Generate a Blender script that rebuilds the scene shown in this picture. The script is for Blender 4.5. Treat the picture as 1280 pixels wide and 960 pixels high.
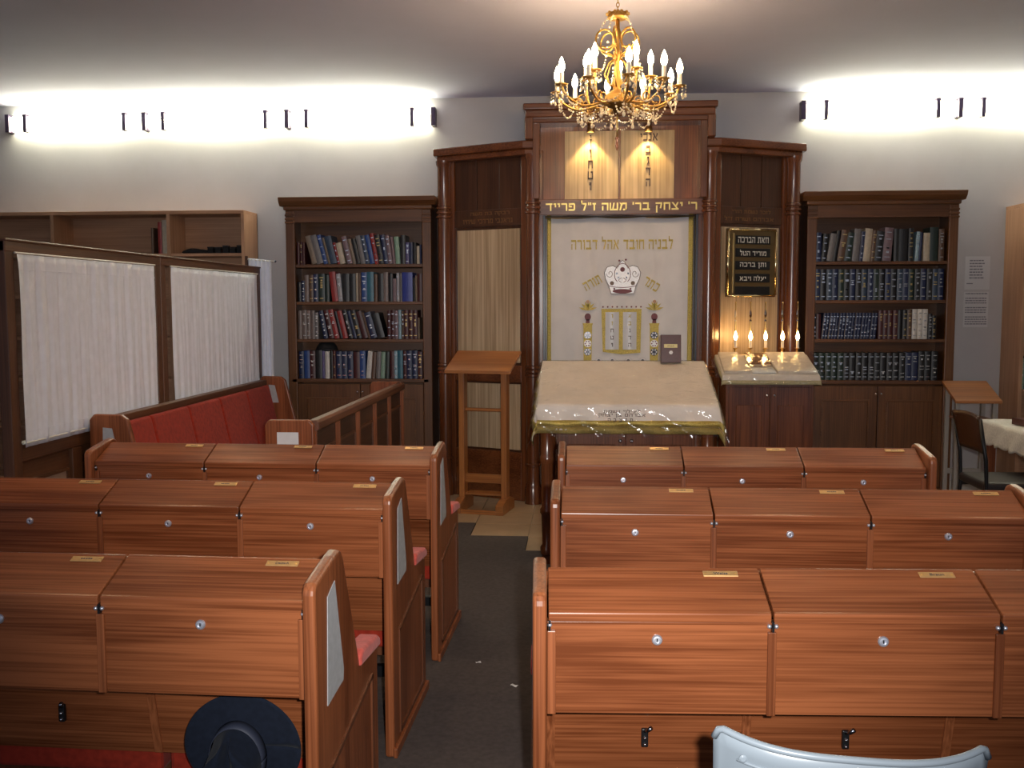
import bpy, bmesh, math, random
from mathutils import Matrix, Vector
random.seed(7)
PI = math.pi
for o in list(bpy.data.objects): bpy.data.objects.remove(o)
SC = bpy.context.scene
COL = SC.collection

# ------------------------------------------------------------------ camera, world, flash, exposure
cam_d = bpy.data.cameras.new('camera'); cam = bpy.data.objects.new('camera', cam_d); COL.objects.link(cam)
cam_d.sensor_fit = 'HORIZONTAL'; cam_d.sensor_width = 36.0; cam_d.lens = 1200.5 / 1280 * 36
cam_d.clip_start = 0.02
cam.matrix_world = Matrix.Translation((0, 0, 1.6)) @ Matrix.Rotation(.0737, 4, 'Z') @ Matrix.Rotation(PI/2 - .0833, 4, 'X') @ Matrix.Rotation(-.0026, 4, 'Z')
SC.camera = cam
W_ = bpy.data.worlds.new('room_ambient'); SC.world = W_; W_.use_nodes = True
bgn = W_.node_tree.nodes['Background']; bgn.inputs[0].default_value = (.80, .88, 1.1, 1); bgn.inputs[1].default_value = 0.24
fl_d = bpy.data.lights.new('camera_flash', 'SPOT'); fl_d.energy = 315; fl_d.spot_size = 1.22; fl_d.spot_blend = 1.0; fl_d.shadow_soft_size = .018; fl_d.color = (1, .97, .93)
fl = bpy.data.objects.new('camera_flash', fl_d); fl.location = (.075, -.02, 1.655); fl.rotation_euler = (PI/2 - .140, 0, .055); COL.objects.link(fl)
VS = SC.view_settings
DOWN = 13.0
VS.view_transform = 'Standard'; VS.look = 'None'; VS.gamma = 1; VS.use_curve_mapping = False; VS.exposure = 0.55

# ------------------------------------------------------------------ materials
MATS = {}
def nt(name):
    m = bpy.data.materials.new(name); m.use_nodes = True
    t = m.node_tree; return m, t, t.nodes['Principled BSDF'], t.nodes.new, t.links.new
def plain(name, c, rough=.5, metal=0., spec=.5, noise=0., nscale=30., bump=0., sheen=0., coat=0., trans=0.):
    if name in MATS: return MATS[name]
    m, t, b, N, L = nt(name)
    b.inputs['Base Color'].default_value = (*c, 1); b.inputs['Roughness'].default_value = rough
    b.inputs['Metallic'].default_value = metal; b.inputs['Specular IOR Level'].default_value = spec
    b.inputs['Coat Weight'].default_value = coat; b.inputs['Sheen Weight'].default_value = sheen
    if noise or bump:
        tc = N('ShaderNodeTexCoord'); nz = N('ShaderNodeTexNoise'); nz.inputs['Scale'].default_value = nscale; nz.inputs['Detail'].default_value = 4
        L(tc.outputs['Object'], nz.inputs['Vector'])
        if noise:
            r = N('ShaderNodeValToRGB'); L(nz.outputs['Fac'], r.inputs[0])
            r.color_ramp.elements[0].position = .3; r.color_ramp.elements[1].position = .7
            r.color_ramp.elements[0].color = (*[v*(1-noise) for v in c], 1); r.color_ramp.elements[1].color = (*[min(1, v*(1+noise)) for v in c], 1)
            L(r.outputs[0], b.inputs['Base Color'])
        if bump:
            bp = N('ShaderNodeBump'); bp.inputs['Strength'].default_value = bump; bp.inputs['Distance'].default_value = .004
            L(nz.outputs['Fac'], bp.inputs['Height']); L(bp.outputs[0], b.inputs['Normal'])
    MATS[name] = m; return m
def wood(name, c0, c1, axis='x', rough=.35, fine=55., bump=.12, coat=.10, streak=.5, spec=.5):
    if name in MATS: return MATS[name]
    m, t, b, N, L = nt(name)
    tc = N('ShaderNodeTexCoord'); oi = N('ShaderNodeObjectInfo'); ad = N('ShaderNodeVectorMath'); ad.operation = 'ADD'
    mu = N('ShaderNodeMath'); mu.operation = 'MULTIPLY'; mu.inputs[1].default_value = 37.
    L(oi.outputs['Random'], mu.inputs[0]); L(tc.outputs['Object'], ad.inputs[0]); L(mu.outputs[0], ad.inputs[1])
    def nz(along, across, det, dist):
        mp = N('ShaderNodeMapping'); sc = {'x': (along, across, across), 'y': (across, along, across), 'z': (across, across, along)}[axis]
        mp.inputs['Scale'].default_value = sc; L(ad.outputs[0], mp.inputs['Vector'])
        n = N('ShaderNodeTexNoise'); n.inputs['Scale'].default_value = 1; n.inputs['Detail'].default_value = det; n.inputs['Distortion'].default_value = dist
        L(mp.outputs[0], n.inputs['Vector']); return n
    big = nz(1.1, 9, 3, .6); sm = nz(fine*.035, fine*2.6, 3, .25)
    mx = N('ShaderNodeMix'); mx.data_type = 'FLOAT'; mx.inputs[0].default_value = streak
    L(big.outputs['Fac'], mx.inputs[2]); L(sm.outputs['Fac'], mx.inputs[3])
    r = N('ShaderNodeValToRGB'); r.color_ramp.elements[0].position = .39; r.color_ramp.elements[1].position = .60
    r.color_ramp.elements[0].color = (*c0, 1); r.color_ramp.elements[1].color = (*c1, 1)
    L(mx.outputs[0], r.inputs[0]); L(r.outputs[0], b.inputs['Base Color'])
    bp = N('ShaderNodeBump'); bp.inputs['Strength'].default_value = bump; bp.inputs['Distance'].default_value = .0012
    L(sm.outputs['Fac'], bp.inputs['Height']); L(bp.outputs[0], b.inputs['Normal'])
    b.inputs['Specular IOR Level'].default_value = spec
    b.inputs['Roughness'].default_value = rough; b.inputs['Coat Weight'].default_value = coat; b.inputs['Coat Roughness'].default_value = .20
    MATS[name] = m; return m
def glow(name, c, s):
    if name in MATS: return MATS[name]
    m, t, b, N, L = nt(name)
    b.inputs['Base Color'].default_value = (.9, .88, .8, 1); b.inputs['Emission Color'].default_value = (*c, 1); b.inputs['Emission Strength'].default_value = s
    MATS[name] = m; return m
def film(name, tint=(1, 1, 1), bump=.8, scale=9., gl=.16, rough=.09):
    m, t, b, N, L = nt(name)
    out = t.nodes['Material Output']
    tr = N('ShaderNodeBsdfTransparent'); tr.inputs[0].default_value = (*tint, 1)
    g = N('ShaderNodeBsdfGlossy'); g.inputs['Roughness'].default_value = rough
    lw = N('ShaderNodeLayerWeight'); lw.inputs[0].default_value = .32
    tc = N('ShaderNodeTexCoord'); n = N('ShaderNodeTexNoise'); n.inputs['Scale'].default_value = scale; n.inputs['Detail'].default_value = 3; n.inputs['Distortion'].default_value = 1.2
    L(tc.outputs['Object'], n.inputs['Vector'])
    bp = N('ShaderNodeBump'); bp.inputs['Strength'].default_value = bump; bp.inputs['Distance'].default_value = .02
    L(n.outputs['Fac'], bp.inputs['Height']); L(bp.outputs[0], g.inputs['Normal']); L(bp.outputs[0], lw.inputs['Normal'])
    mm = N('ShaderNodeMath'); mm.operation = 'MULTIPLY_ADD'; mm.inputs[1].default_value = .45; mm.inputs[2].default_value = gl*.18
    L(lw.outputs['Fresnel'], mm.inputs[0])
    mx = N('ShaderNodeMixShader'); L(mm.outputs[0], mx.inputs[0]); L(tr.outputs[0], mx.inputs[1]); L(g.outputs[0], mx.inputs[2])
    L(mx.outputs[0], out.inputs['Surface']); MATS[name] = m; return m

PEW = ((.138, .037, .012), (.308, .097, .036))
pew_x = wood('pew_wood', *PEW, 'x', .27, coat=0., spec=.36)
pew_z = wood('pew_wood_upright', *PEW, 'z', .34, coat=0., spec=.4)
pew_y = wood('pew_wood_depth', *PEW, 'y', .36)
pew_dk = wood('pew_end_wood', (.085, .026, .011), (.150, .050, .020), 'z', .38)
ARK = ((.085, .024, .008), (.180, .056, .018))
ark_z = wood('ark_mahogany_upright', *ARK, 'z', .24, coat=.5)
ark_x = wood('ark_mahogany_across', *ARK, 'x', .26, coat=.5)
ark_dk = wood('ark_dark_panel', (.050, .018, .008), (.090, .034, .015), 'z', .3)
crown_w = wood('ark_crown_wood', (.13, .036, .011), (.27, .085, .026), 'z', .3)
veneer = wood('pale_veneer', (.34, .23, .13), (.56, .42, .27), 'z', .4, fine=30, streak=.65)
veneer2 = wood('tablet_veneer', (.42, .28, .13), (.68, .50, .27), 'z', .42, fine=22, streak=.5)
case_z = wood('bookcase_wood_upright', (.085, .032, .011), (.160, .065, .022), 'z', .4, coat=.1)
case_x = wood('bookcase_wood_across', (.085, .032, .011), (.160, .065, .022), 'x', .4, coat=.1)
beech_x = wood('beech_across', (.37, .195, .11), (.50, .285, .17), 'x', .45, coat=0, fine=30)
beech_z = wood('beech_upright', (.37, .195, .11), (.50, .285, .17), 'z', .45, coat=0, fine=30)
pine_z = wood('orange_pine_upright', (.25, .085, .022), (.42, .16, .045), 'z', .35)
pine_x = wood('orange_pine_across', (.25, .085, .022), (.42, .16, .045), 'x', .35)
screen_z = wood('screen_wood', (.070, .026, .011), (.130, .050, .020), 'z', .48, coat=.05)
screen_y = wood('screen_wood_depth', (.070, .026, .011), (.130, .050, .020), 'y', .48, coat=.05)
beige = plain('beige_panel', (.34, .22, .16), .6, noise=.06)
red = plain('red_plush', (.30, .026, .012), .95, noise=.22, nscale=40, bump=.2, sheen=.08, spec=.2)
redarm = plain('red_armrest_plush', (.50, .085, .065), .95, noise=.18, nscale=45, bump=.25, sheen=.1, spec=.2)
chrome = plain('chrome', (.75, .76, .8), .12, 1.)
dkchrome = plain('dark_chrome', (.25, .26, .3), .25, 1.)
lockm = plain('lock_metal', (.62, .64, .72), .36, .75)
blackm = plain('black_metal', (.012, .012, .014), .35, .3)
brass = plain('brass', (.75, .52, .20), .28, 1.)
gold = plain('gold_gilt', (.44, .26, .075), .40, 1., noise=.15, nscale=60)
goldt = plain('gold_thread', (.50, .37, .09), .45, .55, noise=.45, nscale=220, bump=.6)
gold_letter = plain('gold_letters', (.72, .54, .17), .35, .6)
wall_m = plain('wall_paint', (.50, .49, .51), .85, noise=.03, nscale=4, bump=.04)
ceil_m = plain('ceiling_paint', (.55, .56, .74), .9, noise=.02, nscale=3)
carpet_m = plain('carpet', (.080, .067, .064), .98, noise=.14, nscale=45, bump=.5, spec=.1)
tile_m = plain('floor_tile', (.40, .285, .175), .38, noise=.10, nscale=7)
grout_m = plain('grout', (.62, .54, .42), .9, noise=.08)
cream = plain('cream_velvet', (.80, .76, .74), .85, noise=.05, nscale=6, sheen=.4)
cloth_w = plain('white_cloth', (.62, .60, .56), .85, noise=.05, nscale=8, bump=.1)
tablecloth_m = plain('cream_satin', (.80, .70, .60), .6, noise=.06, nscale=7)
sheer = plain('white_voile', (.80, .84, .96), .9, noise=.04, nscale=20)
paper = plain('paper', (.68, .68, .68), .8, noise=.04)
card_m = plain('grey_card', (.40, .41, .43), .55, noise=.08, nscale=50)
ink = plain('ink', (.05, .05, .06), .8)
plate_m = plain('nameplate_brass', (.66, .42, .18), .35, .7, noise=.08, nscale=80)
hat_m = plain('navy_felt', (.010, .014, .026), .95, noise=.15, nscale=60, sheen=.05, spec=.15)
ribbon_m = plain('hat_ribbon', (.030, .036, .062), .6)
plast = plain('white_plastic', (.22, .26, .30), .32, noise=.03, nscale=9)
blackleather = plain('black_leatherette', (.022, .016, .016), .45, bump=.15, nscale=90)
chair_ply = wood('chair_plywood', (.045, .018, .009), (.085, .034, .016), 'z', .3)
candle_m = plain('candle_sleeve', (.80, .74, .62), .5)
crystal = plain('crystal', (.86, .72, .50), .06, .0, spec=1., coat=1.)
bulb_m = glow('bulb_glow', (1., .70, .38), 80)
lampb_m = glow('lamp_flame_glow', (1., .60, .22), 42)
spot_m = glow('spot_glow', (1., .80, .45), 40)
tube_m = glow('fluorescent_glow', (1., .97, .68), 26)
whitem = plain('white_enamel', (.72, .72, .68), .4)
band_m = plain('dark_bracket', (.055, .035, .075), .35, .2)
blk = plain('black_cloth', (.006, .006, .008), .85)
film_m = film('clear_plastic_cover')

# ------------------------------------------------------------------ mesh builder
class MB:
    def __init__(s, M=None): s.v = []; s.f = []; s.M = M or Matrix()
    def add(s, vs, fs):
        b = len(s.v); s.v += [tuple(s.M @ Vector(p)) for p in vs]; s.f += [tuple(b+i for i in q) for q in fs]; return s
    def box(s, x0, x1, y0, y1, z0, z1):
        return s.add([(x0,y0,z0),(x1,y0,z0),(x1,y1,z0),(x0,y1,z0),(x0,y0,z1),(x1,y0,z1),(x1,y1,z1),(x0,y1,z1)],
                     [(3,2,1,0),(4,5,6,7),(0,1,5,4),(1,2,6,5),(2,3,7,6),(3,0,4,7)])
    def prism(s, poly, axis, a, b):
        # poly of (p,q): axis 'x' -> (y,z); 'y' -> (x,z); 'z' -> (x,y)
        def P(p, t): return {'x': (t, p[0], p[1]), 'y': (p[0], t, p[1]), 'z': (p[0], p[1], t)}[axis]
        n = len(poly)
        area = sum(poly[i][0]*poly[(i+1)%n][1]-poly[(i+1)%n][0]*poly[i][1] for i in range(n))
        pl = poly if area > 0 else poly[::-1]
        vs = [P(p, a) for p in pl] + [P(p, b) for p in pl]
        fs = [tuple(range(n))[::-1], tuple(range(n, 2*n))] + [(i, (i+1) % n, n+(i+1) % n, n+i) for i in range(n)]
        if (axis == 'y') ^ (b < a): fs = [f[::-1] for f in fs]
        return s.add(vs, fs)
    def tube(s, pts, r, n=8, cap=True):
        pts = [Vector(p) for p in pts]; m = len(pts); rr = r if isinstance(r, (list, tuple)) else [r]*m
        vs = []; up = None
        for i, p in enumerate(pts):
            d = (pts[min(i+1, m-1)] - pts[max(i-1, 0)]).normalized()
            if up is None: up = Vector((0, 0, 1)) if abs(d.z) < .9 else Vector((1, 0, 0))
            a = d.cross(up); a = a.normalized() if a.length > 1e-6 else d.orthogonal().normalized(); b = a.cross(d).normalized(); up = b
            vs += [tuple(p + (a*math.cos(2*PI*k/n) + b*math.sin(2*PI*k/n))*rr[i]) for k in range(n)]
        fs = [(i*n+k, i*n+(k+1) % n, (i+1)*n+(k+1) % n, (i+1)*n+k) for i in range(m-1) for k in range(n)]
        if cap: fs += [tuple(range(n))[::-1], tuple(range((m-1)*n, m*n))]
        return s.add(vs, fs)
    def lathe(s, prof, c=(0, 0, 0), n=16, sx=1., sy=1.):
        vs = [(c[0]+r*math.cos(2*PI*k/n)*sx, c[1]+r*math.sin(2*PI*k/n)*sy, c[2]+z) for r, z in prof for k in range(n)]
        m = len(prof)
        fs = [(i*n+k, i*n+(k+1) % n, (i+1)*n+(k+1) % n, (i+1)*n+k) for i in range(m-1) for k in range(n)]
        fs += [tuple(range(n))[::-1], tuple(range((m-1)*n, m*n))]
        return s.add(vs, fs)
    def grid(s, fn, nu, nv):
        vs = [tuple(fn(u/nu, v/nv)) for v in range(nv+1) for u in range(nu+1)]
        return s.add(vs, [(v*(nu+1)+u, v*(nu+1)+u+1, (v+1)*(nu+1)+u+1, (v+1)*(nu+1)+u) for v in range(nv) for u in range(nu)])
    def ball(s, c, r, n=6, m=4, sz=1.):
        prof = [(max(.0005, r*math.sin(PI*i/m)), -r*sz*math.cos(PI*i/m)) for i in range(m+1)]
        return s.lathe(prof, c, n)
    def build(s, name, mat, parent=None, smooth=False, bevel=0., seg=2, solid=0.):
        me = bpy.data.meshes.new(name); me.from_pydata(s.v, [], s.f); me.update()
        if smooth: me.polygons.foreach_set('use_smooth', [True]*len(me.polygons))
        me.materials.append(mat)
        o = bpy.data.objects.new(name, me); COL.objects.link(o); o.parent = parent
        if solid:
            md = o.modifiers.new('thick', 'SOLIDIFY'); md.thickness = solid; md.offset = 0
        if bevel:
            md = o.modifiers.new('bevel', 'BEVEL'); md.width = bevel; md.segments = seg; md.limit_method = 'ANGLE'
        return o
def rbox(name, mat, parent, x0, x1, y0, y1, z0, z1, bevel=.003, seg=2, M=None):
    return MB(M).box(x0, x1, y0, y1, z0, z1).build(name, mat, parent, bevel=bevel, seg=seg)
def tag(o, label, cat, group=None, kind=None):
    o['label'] = label; o['category'] = cat
    if group: o['group'] = group
    if kind: o['kind'] = kind
    return o
def thing(name, label, cat, loc=(0, 0, 0), rz=0, group=None):
    o = bpy.data.objects.new(name, None); o.empty_display_size = .05; COL.objects.link(o)
    o.location = loc; o.rotation_euler = (0, 0, rz)
    return tag(o, label, cat, group)
KIDS = {}
def dup(root, loc, rz, label=None):
    def cp(o, par):
        c = o.copy(); COL.objects.link(c); c.parent = par
        for ch in o.children: cp(ch, c)
        return c
    r = cp(root, None); r.location = loc; r.rotation_euler = (0, 0, rz)
    if label: r['label'] = label
    return r
def struct(o): o['kind'] = 'structure'; return o

# block hebrew letters: advance width and convex pieces, (x0, x1, y0, y1) boxes or point lists
HEB = {
 'א': (.80, [[(0, 1), (.2, 1), (.8, 0), (.6, 0)], [(.62, 1), (.8, 1), (.66, .46), (.54, .56)], [(0, 0), (.17, 0), (.30, .48), (.17, .62)]]),
 'ב': (.78, [(.04, .66, .8, 1), (.50, .66, .1, .9), (0, .78, 0, .2)]),
 'ג': (.50, [(.05, .42, .8, 1), (.26, .42, .25, .9), [(0, 0), (.18, 0), (.38, .34), (.26, .42)], [(.34, 0), (.50, 0), (.42, .36), (.28, .36)]]),
 'ד': (.72, [(0, .72, .8, 1), (.47, .62, 0, .85)]),
 'ה': (.72, [(0, .72, .8, 1), (.57, .72, 0, .85), (.04, .18, 0, .58)]),
 'ו': (.30, [(0, .30, .8, 1), (.15, .30, 0, .85)]),
 'ז': (.38, [(0, .38, .8, 1), (.12, .27, 0, .85)]),
 'ח': (.72, [(0, .72, .8, 1), (.57, .72, 0, .85), (.02, .17, 0, .85)]),
 'ט': (.76, [(0, .15, 0, 1), (0, .76, 0, .2), (.61, .76, 0, .98), (.40, .70, .8, 1)]),
 'י': (.28, [(0, .28, .8, 1), (.13, .28, .48, .9)]),
 'כ': (.70, [(.03, .62, .8, 1), (.54, .69, .1, .9), (.03, .62, 0, .2)]),
 'ל': (.64, [(.02, .15, .8, 1.35), (.02, .62, .8, 1), [(.47, .85), (.62, .85), (.40, 0), (.22, 0)]]),
 'מ': (.80, [[(0, 0), (.16, 0), (.30, .72), (.16, .80)], [(0, 1), (.17, 1), (.36, .72), (.24, .62)], (.28, .80, .8, 1), (.65, .80, 0, .9), (.40, .80, 0, .2)]),
 'נ': (.48, [(.10, .46, .8, 1), (.31, .46, .1, .9), (0, .46, 0, .2)]),
 'ן': (.30, [(0, .30, .8, 1), (.13, .28, -.35, .85)]),
 'ם': (.74, [(.04, .70, .8, 1), (.56, .71, .1, .9), (.04, .70, 0, .2), (.04, .19, .1, .9)]),
 'ס': (.74, [(.0, .70, .8, 1), (.56, .71, .15, .9), (.14, .60, 0, .2), (.06, .21, .15, .9)]),
 'ע': (.76, [[(0, 1), (.16, 1), (.50, .30), (.36, .20)], [(.58, 1), (.75, 1), (.64, .35), (.48, .40)], [(.64, .36), (.48, .42), (0, .10), (.04, -.10)]]),
 'פ': (.72, [(0, .64, .8, 1), (.55, .70, .1, .9), (0, .64, 0, .2), (0, .14, .50, .9), (0, .36, .46, .62)]),
 'צ': (.76, [[(0, 1), (.18, 1), (.70, .18), (.52, .18)], [(.58, 1), (.76, 1), (.58, .50), (.44, .60)], (0, .76, 0, .2)]),
 'ק': (.72, [(0, .70, .8, 1), [(.55, .85), (.70, .85), (.60, .22), (.46, .22)], (.05, .20, -.35, .60)]),
 'ר': (.66, [(0, .60, .8, 1), (.50, .65, 0, .93)]),
 'ש': (.92, [(0, .15, .1, 1), [(.40, 1), (.55, 1), (.42, .12), (.27, .12)], (.77, .92, .1, 1), (0, .90, 0, .2)]),
 'ת': (.80, [(.06, .74, .8, 1), (.62, .77, 0, .9), (.16, .30, .05, .85), (0, .30, 0, .17)]),
 "'": (.14, [(0, .14, .72, 1.08)]), '"': (.34, [(0, .13, .72, 1.08), (.21, .34, .72, 1.08)]), ' ': (.34, []),
}
_tc = {}
def text(name, s, mat, parent, w, h, M, heb=True, depth=.0015, bold=.0, keep=False):
    """Lettering as thin raised mesh, fitted to a w x h box in the local x,z plane, facing -y."""
    if heb:
        x = 0.; vs = []; fs = []
        for chx in s:
            aw_, ps = HEB[chx]; x -= aw_
            for q in ps:
                poly = [(q[0], q[2]), (q[1], q[2]), (q[1], q[3]), (q[0], q[3])] if isinstance(q, tuple) else q
                n = len(poly); b = len(vs)
                ar = sum(poly[i][0]*poly[(i+1) % n][1]-poly[(i+1) % n][0]*poly[i][1] for i in range(n))
                if ar < 0: poly = poly[::-1]
                vs += [(x+px, py, .05) for px, py in poly] + [(x+px, py, -.05) for px, py in poly]
                fs += [tuple(range(b, b+n)), tuple(range(b+2*n-1, b+n-1, -1))] + [(b+i, b+n+i, b+n+(i+1) % n, b+(i+1) % n) for i in range(n)]
            x -= .14
    else:
        key = (s, bold)
        if key not in _tc:
            cu = bpy.data.curves.new('lettering', 'FONT'); cu.body = s; cu.extrude = .05; cu.offset = bold; cu.resolution_u = 3
            to = bpy.data.objects.new('lettering', cu); COL.objects.link(to)
            dg = bpy.context.evaluated_depsgraph_get()
            me = bpy.data.meshes.new_from_object(to.evaluated_get(dg))
            _tc[key] = ([tuple(v.co) for v in me.vertices], [tuple(p.vertices) for p in me.polygons])
            bpy.data.objects.remove(to); bpy.data.curves.remove(cu); bpy.data.meshes.remove(me)
        vs, fs = _tc[key]
    x0 = min(v[0] for v in vs); x1 = max(v[0] for v in vs); y0 = min(v[1] for v in vs); y1 = max(v[1] for v in vs)
    sx = w/(x1-x0); sy = h/(y1-y0)
    if keep: sx = sy = min(sx, sy)
    cx = (x0+x1)/2; cy = (y0+y1)/2
    mb = MB(M); mb.add([((x-cx)*sx, -depth/2 - z/.05*depth/2, (y-cy)*sy) for x, y, z in vs], fs)
    o = mb.build(name, mat, parent); o['kind'] = 'stuff'; return o
def T(x, y, z): return Matrix.Translation((x, y, z))
def RZ(a): return Matrix.Rotation(a, 4, 'Z')
def RX(a): return Matrix.Rotation(a, 4, 'X')
def RY(a): return Matrix.Rotation(a, 4, 'Y')

# ------------------------------------------------------------------ room shell
WY = 8.35; CZ = 3.36
XL, XR, YB = -6.4, 4.7, -1.6
flo = struct(MB().box(XL-.1, XR+.1, YB, WY+.1, -.12, -.012).build('floor', grout_m))
tx = [-.775 + .405*k for k in range(-13, 14)]
ty = [6.105 + .385*k for k in range(6)]
t0 = MB().box(-.2, .2, -.19, .19, -.012, 0).build('tile', tile_m, flo, bevel=.002, seg=1)
first = True
for i, x in enumerate(tx[:-1]):
    for j, y in enumerate(ty):
        if x < XL or x > XR-.3: continue
        if y > WY-.4: continue
        o = t0 if first else t0.copy()
        if not first: COL.objects.link(o); o.parent = flo
        first = False
        o.location = (x+.2025, y+.1925, 0)
# carpet with a stepped far edge
ylim = lambda x: 6.875 if x < -.775 else (6.49 if x < -.37 else 6.105)
cb = MB()
cb.prism([(XL, YB), (XR, YB), (XR, 6.105), (-.37, 6.105), (-.37, 6.49), (-.775, 6.49), (-.775, 6.875), (XL, 6.875)], 'z', -.011, .006)
cp = cb.build('carpet', carpet_m); tag(cp, 'dark grey brown carpet with a stepped edge against the tiles', 'carpet', kind='structure')
struct(MB().box(XL, XR, WY, WY+.1, -.01, CZ+.02).build('wall_back', wall_m))
struct(MB().box(XL-.1, XL, YB, WY+.1, -.01, CZ+.02).build('wall_left', wall_m))
struct(MB().box(XR, XR+.1, YB, WY+.1, -.01, CZ+.02).build('wall_right', wall_m))
struct(MB().box(XL-.1, XR+.1, YB, WY+.1, CZ, CZ+.1).build('ceiling', ceil_m))
struct(MB().box(XL, -2.86, WY-.015, WY, -.005, .09).box(3.0, 3.49, WY-.015, WY, -.005, .09).build('baseboard_back', plain('baseboard_paint', (.5, .47, .43), .6)))

# ------------------------------------------------------------------ fluorescent wall lights
def wall_light(x0, x1, inner, label, end_band):
    t = thing('wall_light', label, 'light', (0, WY, 3.19), 0, 'fluorescent lights along the back wall')
    L_ = lambda x: x
    MB().box(x0+.01, x1-.01, -.045, 0, -.045, .045).build('back_channel', whitem, t, bevel=.004)
    prof = [(-.05 - .035*math.sin(PI*k/8), -.065*math.cos(PI*k/8)) for k in range(9)]
    MB().prism(prof + [(-.045, .06), (-.045, -.06)], 'x', x0+.012, x1-.012).build('diffuser', tube_m, t)
    for xb in inner: MB().box(xb-.016, xb+.016, -.092, -.03, -.074, .08).build('bracket', band_m, t, bevel=.002, seg=1)
    for xb in end_band: MB().box(xb-.018, xb+.018, -.092, 0, -.074, .08).build('end_cap', band_m, t, bevel=.002, seg=1)
wall_light(-5.04, -3.84, (-4.90, -4.00), 'fluorescent wall light above the beech shelf', (-5.06, -3.822))
wall_light(-3.80, -2.57, (-3.65, -2.74), 'fluorescent wall light between beech shelf end and curtain-side bookcase', (-2.552,))
wall_light(-2.53, -1.30, (-2.38, -1.46), 'fluorescent wall light over the bookcase beside the curtain screen', (-1.277,))
wall_light(1.84, 3.06, (2.0, 2.90), 'fluorescent wall light over the bookcase beside the wall notices', (1.817, 3.079))
wall_light(3.10, 4.36, (3.26, 4.20), 'fluorescent wall light above the notices and beech bookcase', (4.38,))

# ------------------------------------------------------------------ recessed ceiling downlights over the pews (their reflections show on the desk lids)
dl_m = glow('downlight_glow', (1., .80, .52), 30)
for r, y in enumerate((5.46, 4.10, 2.70)):
    for c, x in enumerate((-2.5, -1.27, -.04, 1.19, 2.42)):
        if c == 2: continue
        t = thing('ceiling_downlight', 'round recessed ceiling downlight above the pews', 'light', (x, y, CZ), 0, 'recessed ceiling downlights')
        MB().lathe([(.070, 0), (.072, -.006), (.058, -.008), (.052, -.002)], n=20).build('trim_ring', brass, t)
        MB().lathe([(.051, -.0035), (.050, -.003)], n=20).build('lens', dl_m, t)
        ld = bpy.data.lights.new('downlight_beam', 'SPOT'); ld.energy = DOWN; ld.spot_size = 1.5; ld.spot_blend = .7; ld.color = (1., .68, .40); ld.shadow_soft_size = .045
        lo = bpy.data.objects.new('downlight_beam', ld); COL.objects.link(lo); lo.parent = t; lo.location = (0, 0, -.012)

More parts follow.
